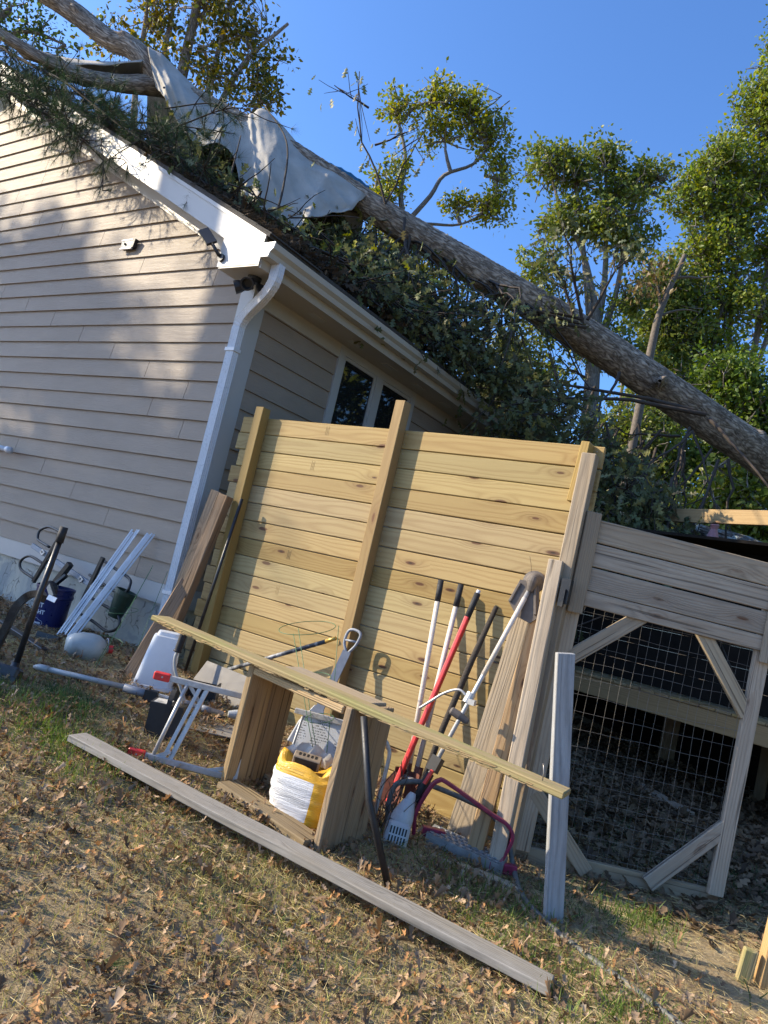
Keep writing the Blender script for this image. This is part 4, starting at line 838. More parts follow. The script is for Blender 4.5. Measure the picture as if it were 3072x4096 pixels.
wmesh('engine_cover', *lathevf([(.016, .11), (.026, .085), (.028, .07), (.036, .055), (.050, .015), (.060, -.02), (.063, -.05), (.05, -.06)], (-1.940, 3.615, -.055), 20, (.10, .25, .95)), M_ENGINE, trm, smooth=False)
eb = board('engine_block', (-1.925, 3.545, -.215), (-1.935, 3.575, -.095), .125, .105, (.57, -.80, .15), M_ENGINE, trm, .016)
for k in range(6):
    for q in range(2):
        M = WM[eb.name] @ Matrix.Translation((-.026 + .045 * q, -.040 + .0160 * k, .0528)); V, F = boxvf(-.018, .018, -.0045, .0045, 0, .001); wmesh('vent_slot', [tuple(M @ Vector(v)) for v in V], F, M_BLACKP, eb)
wmesh('muffler_cap', *obb(np.array((-1.99, 3.60)), .03, .03, -.17, -.08), M_GREYP, trm)
gh = S1 + np.array((.01, -.01, .03))
wmesh('cutter_head', *lathevf([(.058, -.012), (.066, -.004), (.066, .012), (.05, .02), (.03, .05), (.02, .06)], gh + (-.01, .05, .01), 22, (.25, -.93, .25)), M_GUARD, trm)
wmesh('gear_case', *lathevf([(.018, -.05), (.026, -.02), (.030, .01), (.022, .04), (.008, .05)], gh, 14, (S1 - S0) * .7 + np.array((.0, -.3, .3))), M_GUARD, trm)
gq = [(-.075, -.01), (.035, -.02), (.065, -.22), (.02, -.26), (-.06, -.23), (-.12, -.15)]
gu, gw = np.array((.97, .2, .1)), np.array((-.1, .12, .98)); gn_ = np.array((.1, -.95, .15))
wmesh('guard', [tuple(gh + (-.01, .04, .02) + gu * a + gw * b_ + gn_ * o) for o in (0, .022) for a, b_ in gq], [tuple(range(6))[::-1], tuple(range(6, 12))] + [(i, (i + 1) % 6, 6 + (i + 1) % 6, 6 + i) for i in range(6)], M_GUARD, trm)
for a, b_, a2, b2 in ((.02, -.04, .045, -.21), (-.07, -.03, -.115, -.15)):
    board('guard_rib', gh + (-.01, .04, .02) + gu * a + gw * b_ + gn_ * .028, gh + (-.01, .04, .02) + gu * a2 + gw * b2 + gn_ * .028, .016, .014, gn_, M_GUARD, trm, .003)
tube('line', smooth_path([gh + (-.02, .0, .06), gh + (-.03, .0, .10), gh + (-.05, 0, .15)], 5), .0012, M_TWIGD, trm, 5)

# galvanised step with the magenta rail
st = thing('steel_step', 'galvanised tread with a magenta bent rail lying by the gate', 'step', (-1.63, 3.80, -.22))
e0, e1 = np.array((-1.86, 3.76)), np.array((-1.44, 3.86)); sd = (e1 - e0) / np.linalg.norm(e1 - e0); sn = np.array((-sd[1], sd[0]))
def sp3(a, b, z): p = e0 + sd * a + sn * b; return (p[0], p[1], z + .027 - .075 * (a / .43) * .45)
L_ = float(np.linalg.norm(e1 - e0))
tr = []
tr.append(([sp3(0, 0, -.175), sp3(L_, 0, -.175), sp3(L_, .15, -.165), sp3(0, .15, -.165)], [(0, 1, 2, 3)]))
tr.append(([sp3(0, 0, -.235), sp3(L_, 0, -.235), sp3(L_, 0, -.175), sp3(0, 0, -.175)], [(0, 1, 2, 3)])); tr.append(([sp3(L_, 0, -.235), sp3(L_, .15, -.225), sp3(L_, .15, -.165), sp3(L_, 0, -.175)], [(0, 1, 2, 3)])); tr.append(([sp3(0, .15, -.225), sp3(L_, .15, -.225), sp3(L_, .15, -.165), sp3(0, .15, -.165)], [(3, 2, 1, 0)])); tr.append(([sp3(0, 0, -.235), sp3(0, .15, -.225), sp3(0, .15, -.165), sp3(0, 0, -.175)], [(3, 2, 1, 0)]))
tr.append(([sp3(0, 0, -.235), sp3(L_, 0, -.235), sp3(L_, .15, -.225), sp3(0, .15, -.225)], [(3, 2, 1, 0)]))
tread_o = wmesh('tread', *join(*tr), M_GALV, st)
for i in range(11):
    for j in range(4):
        p = sp3(.025 + .037 * i + .018 * (j % 2), .02 + .036 * j, -.1735 + .0095 * (.02 + .036 * j) / .15)
        wmesh('grip_hole', *lathevf([(.0135, 0), (.0135, .004), (.0095, .006), (.0095, .001)], p, 8, (0, 0, 1)), M_GALV, tread_o); wmesh('hole', *lathevf([(.0094, 0), (.0094, .0016)], p, 8, (0, 0, 1)), M_BLACKP, tread_o)
rp = smooth_path([(-1.905, 3.70, -.16), (-1.893, 3.655, -.04), (-1.85, 3.665, .10), (-1.815, 3.68, .152), (-1.77, 3.71, .148), (-1.565, 3.86, .045), (-1.485, 3.915, .008), (-1.45, 3.935, -.05), (-1.47, 3.92, -.15), (-1.485, 3.90, -.21)], 7)
wmesh('bent_rail', *sweepvf(rrect(.010, .017, .005, 2), rp, up=(.57, -.82, 0)), M_MAROON, st)
for p, q in (((-1.52, 3.86, -.205), (-1.40, 3.95, -.205)), ((-1.90, 3.78, -.155), (-1.80, 3.86, -.16))): board('rail_bracket', p, q, .05, .045, (.5, -.8, 0), M_MAROON, st, .003)
tag(board('grey_batten', (-1.90, 3.66, -.222), (-1.30, 3.80, -.238), .07, .03, (0, 0, 1), M_GREYW, None, .004), 'grey batten under the galvanised tread', 'board')

# hose and black pipe
hs = tag(tube('grey_hose', smooth_path([(-2.02, 3.62, -.17), (-2.035, 3.60, -.06), (-2.032, 3.602, .038), (-2.003, 3.623, .085), (-1.923, 3.70, .105), (-1.863, 3.76, .092), (-1.717, 3.85, .065), (-1.60, 3.925, .028), (-1.499, 3.985, -.072), (-1.42, 3.96, -.20), (-1.27, 3.74, -.232), (-1.08, 3.565, -.235), (-.90, 3.457, -.236), (-.71, 3.37, -.236), (-.541, 3.292, -.236), (-.40, 3.21, -.236), (-.2, 3.05, -.236)], 8), .0145, M_HOSE, None, 10), 'grey garden hose arching behind the trimmer and out across the ground', 'hose')
tag(tube('black_pipe', [(-1.645, 3.08, -.225), (-1.79, 2.985, .13), (-1.93, 3.00, .475)], .0165, M_BLACKP, None, 12), 'straight black pipe leaning on the right side of the timber stand', 'pipe')
tag(tube('bent_chrome_tube', smooth_path([(-2.10, 3.50, -.15), (-2.12, 3.52, .20), (-2.115, 3.525, .265), (-2.10, 3.535, .278), (-2.085, 3.545, .255), (-2.07, 3.554, .20), (-2.075, 3.552, .0), (-2.08, 3.55, -.16)], 5), .011, M_ALU, None, 10), 'bent bright metal tube just behind the timber stand', 'tube')
tw = []
for k in range(26):
    p = np.array((-2.06 + er.uniform(-.09, .1), 3.58 + er.uniform(-.1, .12), -.16)); q = p + (er.uniform(-.12, .12), er.uniform(-.1, .1), er.uniform(.12, .36)); mq = (p + q) / 2 + (er.uniform(-.06, .06), er.uniform(-.06, .06), er.uniform(0, .06)); tw.append(tubevf(smooth_path([p, mq, q], 4), .0022, 4, False))
tag(wmesh('twig_tangle', *join(*tw), M_TWIGD, None), 'tangle of dark wiry twigs between the stand and the digger', 'twigs', kind='stuff')

# ------------------------------------------------------------------ things along the house wall
bk = thing('blue_bucket', 'blue plastic bucket with white lettering by the foundation', 'bucket', (-5.72, 3.80, .10))
BC = np.array((-5.76, 3.80)); bz = .09
wmesh('bucket_body', *lathevf([(.128, 0), (.130, .01), (.148, .27), (.156, .275), (.156, .30), (.150, .305), (.152, .34), (.158, .345), (.158, .362), (.148, .362), (.130, .02)], (*BC, bz), 40), M_BLUE, bk, smooth=False)
def text_on_bucket(name, body, size, a_deg, z, mat=M_WHITEP, rad=.1415):
    cu = bpy.data.curves.new('lettering', 'FONT'); cu.body = body; cu.size = size; cu.align_x = 'CENTER'; cu.offset = .0015
    ob = bpy.data.objects.new('lettering_tmp', cu); COL.objects.link(ob); dg = bpy.context.evaluated_depsgraph_get(); me = bpy.data.meshes.new_from_object(ob.evaluated_get(dg)); bpy.data.objects.remove(ob)
    bm = bmesh.new(); bm.from_mesh(me); bmesh.ops.triangulate(bm, faces=bm.faces); bmesh.ops.subdivide_edges(bm, edges=bm.edges, cuts=1)
    V = []; bm.verts.index_update()
    for v in bm.verts:
        h = z + v.co.y; rr = .130 + (h - .01) * (.018 / .26) + .0015; a = math.radians(a_deg) + v.co.x / rr; V.append((BC[0] + rr * math.cos(a), BC[1] + rr * math.sin(a), bz + h))
    F = [tuple(v.index for v in f.verts) for f in bm.faces]; bm.free(); bpy.data.meshes.remove(me)
    wmesh(name, V, F, mat, bk)
vd = math.degrees(math.atan2(-BC[1], -BC[0]))                  # the side that looks at the camera
text_on_bucket('lettering', 'IT', .052, vd - 34, .185); text_on_bucket('lettering', 'RIGHT', .046, vd - 44, .130); text_on_bucket('lettering', "LOWE'S", .021, vd - 40, .045)
hp_ = [(-.048, -.012), (-.048, .022), (-.02, .030), (0, .044), (.02, .030), (.048, .022), (.048, -.012), (-.048, -.012)]
tube('logo_outline', [(BC[0] + .1385 * math.cos(math.radians(vd - 40) + a / .135), BC[1] + .1385 * math.sin(math.radians(vd - 40) + a / .135), bz + .05 + b_) for a, b_ in smooth_path([(x, y, 0) for x, y in hp_], 2)[:, :2]], .0013, M_WHITEP, bk, 4)

# black hitch-mounted bike rack: the tray half against the wall and the mast half in front
rk = thing('bike_rack', 'black folding bike rack with four wheel hoops leaning on the wall', 'bike rack', (-5.8, 3.95, .1))
RY = .0
H1 = [(-6.251, 4.10, .888), (-6.479, 4.12, .913), (-6.579, 4.12, .898), (-6.644, 4.11, .852), (-6.627, 4.10, .789), (-6.572, 4.09, .765), (-6.339, 4.06, .738)]
for P in ([(x, y - .06, z) for x, y, z in H1],
          [(-6.318, 3.98, .576), (-6.534, 3.98, .610), (-6.628, 3.98, .594), (-6.692, 3.98, .546), (-6.688, 3.98, .494), (-6.618, 3.98, .458), (-6.398, 3.98, .423)],
          [(-5.544, 4.02, .753), (-5.345, 4.03, .708), (-5.219, 4.03, .684), (-5.128, 4.02, .658), (-5.090, 4.0, .608), (-5.110, 4.0, .562), (-5.213, 4.0, .534), (-5.412, 4.0, .560), (-5.650, 4.0, .604)],
          [(-5.543, 3.98, .429), (-5.302, 3.98, .399), (-5.152, 3.98, .374), (-5.083, 3.98, .332), (-5.067, 3.98, .280), (-5.125, 3.98, .232), (-5.220, 3.98, .210), (-5.413, 3.98, .246), (-5.646, 3.98, .272)]):
    tube('wheel_hoop', smooth_path(P, 5), .0125, M_BLACK, rk, 10)
rn = (.2, -.97, .1)
board('cross_arm', (-6.163, 3.96, .841), (-6.357, 3.95, .399), .036, .03, rn, M_BLACK, rk, .003); board('cross_arm', (-5.485, 3.97, .782), (-5.613, 3.95, .258), .036, .03, rn, M_BLACK, rk, .003)
board('main_bar', (-6.581, 3.985, .710), (-5.223, 3.985, .464), .045, .03, rn, M_GREYP, rk, .003)
board('centre_arm', (-5.808, 3.90, .660), (-5.964, 3.88, .40), .05, .05, rn, M_BLACK, rk, .004); board('centre_arm', (-5.79, 3.88, .56), (-5.92, 3.80, .36), .03, .04, rn, M_BLACK, rk, .004)
for x, z in ((-6.36, .683), (-6.25, .662), (-5.70, .555), (-5.52, .525)):
    bp_ = board('bracket_plate', (x - .02, 3.955, z + .01), (x + .03, 3.955, z - .02), .045, .006, rn, M_STEEL, rk, .002); wmesh('bolt', *lathevf([(.009, 0), (.009, .006)], (x, 3.951, z), 8, (0, -1, 0)), M_STEEL, bp_)
wmesh('pivot_hub', *lathevf([(.07, -.03), (.085, 0), (.07, .03)], (-5.70, 3.70, .42), 18, (.3, -.95, 0)), M_BLACK, rk); board('warning_label', (-5.46, 3.545, .397), (-5.34, 3.545, .392), .042, .003, (.1, -.9, .3), M_LABEL, rk, .001)
board('label_arm', (-5.65, 3.66, .46), (-5.40, 3.56, .40), .05, .03, rn, M_BLACK, rk, .004)
ms = thing('rack_mast', 'black bike-rack mast standing in front of the blue bucket', 'bike rack', (-4.15, 2.60, .05))
tube('mast_tube', [(-4.135, 2.60, .10), (-4.18, 2.66, .58), (-4.172, 2.688, .905)], .018, M_BLACK, ms, 12); tube('mast_grip', [(-4.172, 2.688, .90), (-4.169, 2.692, .998)], .024, M_RUBBER, ms, 12)
tube('foot_socket', [(-4.11, 2.57, .05), (-4.135, 2.60, .16)], [.04, .022], M_BLACK, ms, 12)
wmesh('curved_arm', *sweepvf([(-.022, -.018), (.022, -.018), (.022, .018), (-.022, .018)], smooth_path([(-4.20, 2.70, .545), (-4.32, 2.75, .555), (-4.43, 2.75, .525), (-4.475, 2.72, .45), (-4.495, 2.71, .37), (-4.525, 2.70, .22), (-4.55, 2.69, .12)], 5), up=(.57, -.82, 0)), M_BLACK, ms)
hb = thing('hitch_bracket', 'black steel hitch bracket with bolts at the left edge', 'bracket', (-4.16, 2.50, .04))
board('bracket_body', (-4.34, 2.43, .085), (-4.07, 2.60, .075), .13, .09, (.5, -.8, .3), M_BLACK, hb, .015); board('bracket_plate', (-4.32, 2.37, .055), (-4.03, 2.55, .045), .11, .014, (.5, -.75, .45), M_BLACK, hb, .006)
for k in range(3): wmesh('bolt', *lathevf([(.017, 0), (.014, .014)], (-4.27 + .085 * k, 2.385 + .05 * k, .068 - .003 * k), 8, (.5, -.75, .45)), M_STEEL, hb)
tag(board('black_beam', (-5.65, 3.33, .125), (-4.665, 3.115, .118), .055, .055, (.2, -.97, 0), M_BLACK, None, .004), 'black steel beam lying on the leaves by the bucket', 'beam')
tag(board('black_steel_block', (-5.24, 3.40, .125), (-5.08, 3.49, .12), .07, .05, (.3, -.9, .2), M_BLACK, None, .004), 'short black steel block beside the black beam', 'block')
# white rails
def rail_bundle(label, top, bot, n):
    c = thing('rail_bundle', label, 'rails', bot, None); t, b_ = np.array(top), np.array(bot); d = (t - b_) / np.linalg.norm(t - b_); rr = random.Random(int(abs(top[0]) * 1000))
    side = np.array((.8, .5, 0)); out = np.array((.5, -.8, 0))
    for k in range(n):
        o = side * (k - n / 2) * .021 + out * rr.uniform(-.012, .012); board('rail', b_ + o + d * rr.uniform(0, .03), t + o - d * rr.uniform(0, .05), .015, .009, out + side * rr.uniform(-.6, .6), M_WHITEP, c, .002)
    for k in range(4):
        p = b_ + d * (.2 + .2 * k) * np.linalg.norm(t - b_) * .9 - side * .035; board('clip', p, p + d * .05, .022, .006, out, M_WHITEP, c, .001)
rail_bundle('bundle of white plastic rails leaning on the siding, the left of two', (-5.41, 4.185, 1.09), (-5.40, 3.72, .10), 4)
rail_bundle('bundle of white plastic rails leaning on the siding, the right of two', (-5.21, 4.185, 1.075), (-5.28, 3.72, .10), 4)
jug = thing('plastic_jug', 'milky white plastic jug lying on its side by the wall', 'jug', (-4.66, 3.44, .10))
ja = Vector((.45, .80, .06)).normalized()
V, F = lathevf([(.0, -.135), (.05, -.135), (.072, -.125), (.094, -.09), (.103, -.03), (.102, .04), (.092, .09), (.064, .125), (.034, .145), (.026, .15), (.026, .165)], (-4.66, 3.42, .175), 28, ja)
V = V + .004 * np.sin(V[:, [0]] * 60 + V[:, [2]] * 45) * np.array((0, -.5, .5)); wmesh('jug_body', V, F, M_JUG, jug, smooth=True)
wmesh('cap', *lathevf([(.03, .16), (.03, .19), (.0, .19)], (-4.66, 3.42, .175), 16, ja), M_REDP, jug)
tube('carrying_ring', [np.array((-4.66, 3.42, .175)) + np.array(ja) * .14 + np.array((.045 * math.cos(a), -.02 * math.cos(a), .03 + .045 * math.sin(a))) for a in np.linspace(0, 5.6, 16)], .005, M_GREYP, jug, 6)
pot = thing('green_pot', 'dark green ribbed pot upturned against the foundation', 'pot', (-5.15, 4.05, .30))
V, F = lathevf([(.055, .0), (.085, .20), (.092, .20), (.092, .235), (.08, .235), (.05, .01)], (-5.17, 3.99, .335), 24, (.18, .12, 1)); wmesh('pot_body', V, F, M_GREENPOT, pot)
# ------------------------------------------------------------------ foliage tools
def leaf_template(kind):
    if kind == 'oak':
        lv = [(0, 0), (.04, .10), (.20, .26), (.06, .34), (.30, .54), (.08, .62), (.24, .84), (.06, .90), (.0, 1.0)]
    elif kind == 'oak_low':
        lv = [(0, 0), (.20, .25), (.08, .36), (.30, .55), (.12, .68), (.20, .85), (0, 1.0)]
    else:
        lv = [(0, 0), (.30, .40), (.16, .78), (0, 1.0)]
    V, F = [], []
    for i, (w, y) in enumerate(lv):
        V += [(-w, y, .10 * w + .0), (0, y, -.06 * (1 - abs(2 * y - 1))), (w, y, .10 * w)]
    for i in range(len(lv) - 1):
        a = 3 * i
        F += [(a, a + 1, a + 4), (a, a + 4, a + 3), (a + 1, a + 2, a + 5), (a + 1, a + 5, a + 4)]
    V = np.array(V, float); F = np.array(F)
    keep = []
    for f in F:
        p = V[f]; 
        if np.linalg.norm(np.cross(p[1] - p[0], p[2] - p[0])) > 1e-6: keep.append(f)
    return V, np.array(keep)
def rot_frames(Yd, rng, roll=None):
    """random frames whose y axis is Yd"""
    n = len(Yd); Yd = Yd / (np.linalg.norm(Yd, axis=1)[:, None] + 1e-9)
    a = rng.normal(size=(n, 3)) if roll is None else roll
    X = np.cross(Yd, a); X /= np.linalg.norm(X, axis=1)[:, None] + 1e-9; Z = np.cross(X, Yd)
    return np.stack([X, Yd, Z], -1)
def scatter(T, F, pos, R, size, curl=None):
    n = len(pos); Tn = np.broadcast_to(T[None], (n, *T.shape)).copy()
    if curl is not None: Tn[:, :, 2] += curl[:, None] * (Tn[:, :, 1] ** 2 - .5 * Tn[:, :, 1]) + (curl * .8)[:, None] * Tn[:, :, 0] ** 2 * 2
    V = np.einsum('nij,nkj->nki', R, Tn * size[:, None, None]) + pos[:, None, :]
    Fo = (F[None] + (np.arange(n) * len(T))[:, None, None]).reshape(-1, 3)
    return V.reshape(-1, 3), Fo
def tints(n, k, cols, rng, jit=.18):
    cols = np.array(cols, float); i = rng.integers(0, len(cols), n); j = rng.integers(0, len(cols), n); t = rng.random((n, 1))
    c = (cols[i] * (1 - t) + cols[j] * t) * (1 + rng.normal(0, jit, (n, 1))); return np.repeat(np.clip(c, .003, 1), k, 0)
def big(name, V, F, mat, parent, tint=None, uv=None, smooth=False):
    o = np.array(WM[parent.name].translation) if parent is not None else np.zeros(3)
    me = mesh_np(name, V - o, F, mat, tint=tint, uv=uv, smooth=smooth)
    return put(bpy.data.objects.new(name, me), Matrix.Translation(o), parent)
def limbs_mesh(paths, seg=6):
    """list of (points, radii) -> V, F, uv"""
    Vs, Fs, Us, n = [], [], [], 0
    for P, R in paths:
        P = np.asarray(P, float); R = np.broadcast_to(np.asarray(R, float), (len(P),))
        s = seg if R[0] > .02 else 4
        T, N, B = frames(P); a = np.linspace(0, 2 * np.pi, s + 1)
        V = P[:, None, :] + R[:, None, None] * (np.cos(a)[None, :, None] * N[:, None, :] + np.sin(a)[None, :, None] * B[:, None, :])
        L = np.concatenate([[0], np.cumsum(np.linalg.norm(np.diff(P, axis=0), axis=1))])
        U = np.stack(np.broadcast_arrays(a[None, :] * max(R[0], .02), L[:, None] + n * .01), -1)
        i, j = np.meshgrid(np.arange(len(P) - 1), np.arange(s), indexing='ij'); m = s + 1
        F = np.stack([i * m + j, i * m + j + 1, (i + 1) * m + j + 1, (i + 1) * m + j], -1).reshape(-1, 4) + n
        Vs.append(V.reshape(-1, 3)); Us.append(U.reshape(-1, 2)); Fs.append(F); n += len(P) * m
    return np.concatenate(Vs), np.concatenate(Fs), np.concatenate(Us)
def wiggle(a, b, rng, k=5, amp=.08, sag=0.0):
    a, b = np.asarray(a, float), np.asarray(b, float); t = np.linspace(0, 1, k + 1)[:, None]; L = np.linalg.norm(b - a)
    P = a + (b - a) * t; d = rng.normal(0, amp * L / 3, (k + 1, 3)); d[0] = 0; d[-1] = 0; P = P + np.cumsum(d, 0) * .5 * np.sin(t * np.pi); P[:, 2] -= (sag * L * np.sin(t * np.pi))[:, 0]
    return P
GREENS = [(.15, .205, .034), (.11, .16, .028), (.20, .25, .042), (.27, .27, .034)]
YELLOWS = [(.18, .22, .03), (.27, .265, .034), (.13, .175, .028), (.34, .30, .03)]
DARKS = [(.045, .07, .02), (.06, .095, .025), (.08, .11, .03)]
OLIVES = [(.135, .18, .036), (.17, .21, .042), (.10, .14, .03), (.23, .23, .042)]
def tree(name, label, base, stems, blobs, leaf=.15, per=34, dens=1.0, cols=GREENS, seed=0, group=None, barkm=None, clump=.28, tr=.16, twig=True, lt='simple'):
    """stems: lists of points with radii; blobs: (centre, radii, tips) with leaf clumps at the tips"""
    rng = np.random.default_rng(seed); t = thing(name, label, 'tree', base, group); paths = []
    nodes = []
    for P, r0, r1 in stems:
        Q = smooth_path(P, 4); paths.append((Q, np.linspace(r0, r1, len(Q)))); nodes.append(Q[len(Q) // 3:])
    nodes = np.concatenate(nodes); LP, LD = [], []
    for c, rad, ntip in blobs:
        c = np.array(c, float); rad = np.array(rad, float); n = max(3, int(ntip * dens)); rad = rad * 1.08
        d = rng.normal(size=(n, 3)); d /= np.linalg.norm(d, axis=1)[:, None]; tips = c + d * rad * (rng.random((n, 1)) ** .5) * (1 + .22 * np.sin(3.1 * d[:, [0]] + 4.3 * d[:, [2]] + c[0]))
        k = nodes[np.argmin(np.linalg.norm(nodes - (c - (0, 0, rad[2] * .6)), axis=1))]
        hub = c * .75 + k * .25; paths.append((wiggle(k, hub, rng, 6, .10), np.linspace(tr * .42, tr * .2, 7)))
        subs = hub + rng.normal(size=(max(2, n // 6), 3)) * rad * .45
        for s in subs: paths.append((wiggle(hub, s, rng, 4, .12), np.linspace(tr * .2, tr * .09, 5)))
        for p in tips:
            s = subs[np.argmin(np.linalg.norm(subs - p, axis=1))]
            if twig: paths.append((wiggle(s, p, rng, 3, .14), np.linspace(tr * .085, .008, 4)))
            m = int(per * rng.uniform(.3, 1.7)); q = rng.normal(size=(m, 3)) * clump * rng.uniform(.5, 1.3) * np.array((1, 1, .75)); LP.append(p + q); LD.append(q + rng.normal(size=(m, 3)) * clump + np.array((0, 0, -.35 * clump)))
    V, F, U = limbs_mesh(paths); big('trunk', V, F, barkm or M_BARK2, t, uv=U, smooth=True)
    LP, LD = np.concatenate(LP), np.concatenate(LD); T, TF = leaf_template(lt); sz = leaf * rng.uniform(.45, 1.4, len(LP))
    V, F = scatter(T, TF, LP, rot_frames(LD, rng), sz); big('crown', V, F, M_LEAF, t, tint=tints(len(LP), len(T), cols, rng))
    return t

# ------------------------------------------------------------------ trees beyond the house
BG = 'trees standing behind the house and fallen trunk'
tree('oak_tree', 'open-crowned oak with forking grey limbs, in the middle of the sky', (-12.3, 15.8, -.3),
     [([(-12.3, 15.8, -.3), (-12.35, 15.8, 5), (-12.5, 15.7, 8.6), (-12.28, 15.82, 9.9), (-12.45, 15.72, 11.0)], .2, .10),
      ([(-12.45, 15.72, 11.0), (-12.7, 15.55, 11.9), (-12.75, 15.5, 12.8), (-12.95, 15.36, 13.5), (-13.3, 15.1, 14.3)], .085, .03),
      ([(-12.45, 15.72, 11.0), (-12.0, 16.0, 12.0), (-11.8, 16.15, 12.7), (-11.2, 16.55, 13.2), (-10.9, 16.8, 14.0)], .075, .03),
      ([(-12.45, 15.72, 11.0), (-11.9, 16.1, 11.2), (-11.2, 16.6, 11.4), (-10.6, 17.0, 12.0)], .055, .02),
      ([(-12.4, 15.75, 10.4), (-13.2, 15.2, 11.4), (-13.3, 15.1, 12.6)], .08, .03)],
     [((-12.3, 15.8, 15.0), (.75, .6, .65), 26), ((-13.15, 15.2, 14.4), (.5, .45, .45), 18), ((-11.6, 16.3, 14.7), (.85, .6, .8), 34), ((-11.0, 16.7, 14.2), (.7, .6, .75), 26), ((-12.1, 16.0, 14.0), (.8, .6, .5), 18),
      ((-10.55, 17.0, 13.2), (.6, .5, .6), 20), ((-10.6, 17.0, 12.1), (.75, .5, .45), 26), ((-11.4, 16.45, 12.0), (.5, .4, .35), 10), ((-13.05, 15.3, 11.7), (.65, .5, .75), 32), ((-12.6, 15.6, 10.4), (.8, .6, .6), 30), ((-12.9, 15.4, 12.6), (.45, .4, .4), 9), ((-11.7, 16.2, 9.9), (.9, .6, .7), 26), ((-12.0, 16.0, 8.6), (1.1, .8, .9), 30)],
     leaf=.12, per=15, dens=2.6, cols=YELLOWS, seed=1, group=BG, clump=.13, tr=.14)
tree('oak_tree', 'dense-crowned oak with several pale stems, right of the open-crowned one', (-8.6, 23.2, -.3),
     [([(-8.6, 23.2, -.3), (-8.7, 23.2, 6), (-9.0, 23.0, 9.5), (-9.3, 22.75, 11.8)], .34, .2), ([(-9.2, 22.8, 10.6), (-9.7, 22.5, 12.6), (-10.3, 22.05, 15.0)], .14, .06), ([(-9.1, 22.9, 10.2), (-9.2, 22.85, 12.8), (-9.6, 22.5, 15.4)], .14, .06), ([(-9.0, 23.0, 10.0), (-8.8, 23.1, 12.5), (-8.9, 23.0, 15.0)], .12, .05), ([(-9.3, 22.75, 11.8), (-9.9, 22.3, 13.4), (-10.8, 21.7, 14.8)], .11, .05)],
     [((-11.4, 21.3, 16.3), (.9, .8, .8), 34), ((-10.6, 21.85, 16.3), (1.1, .8, .9), 48), ((-9.8, 22.4, 16.9), (.7, .6, .6), 24), ((-9.2, 22.8, 15.9), (.9, .8, .8), 40), ((-8.5, 23.3, 16.6), (.75, .7, .6), 26), ((-9.7, 22.5, 14.8), (1.4, 1.0, 1.0), 70), ((-10.8, 21.7, 14.4), (.9, .7, .7), 34), ((-8.6, 23.2, 14.2), (.8, .7, .9), 34),
      ((-11.0, 21.6, 12.6), (.8, .7, .9), 30), ((-8.3, 23.4, 12.2), (.8, .7, .8), 28), ((-10.6, 21.85, 11.0), (.9, .8, 1.2), 40), ((-9.0, 23.0, 10.5), (1.0, .8, 1.0), 36), ((-8.0, 23.6, 10.3), (.8, .7, .6), 22), ((-10.2, 22.1, 9.0), (1.2, .9, 1.3), 44)],
     leaf=.15, per=17, dens=2.4, cols=OLIVES, seed=2, group=BG, clump=.16, tr=.16)
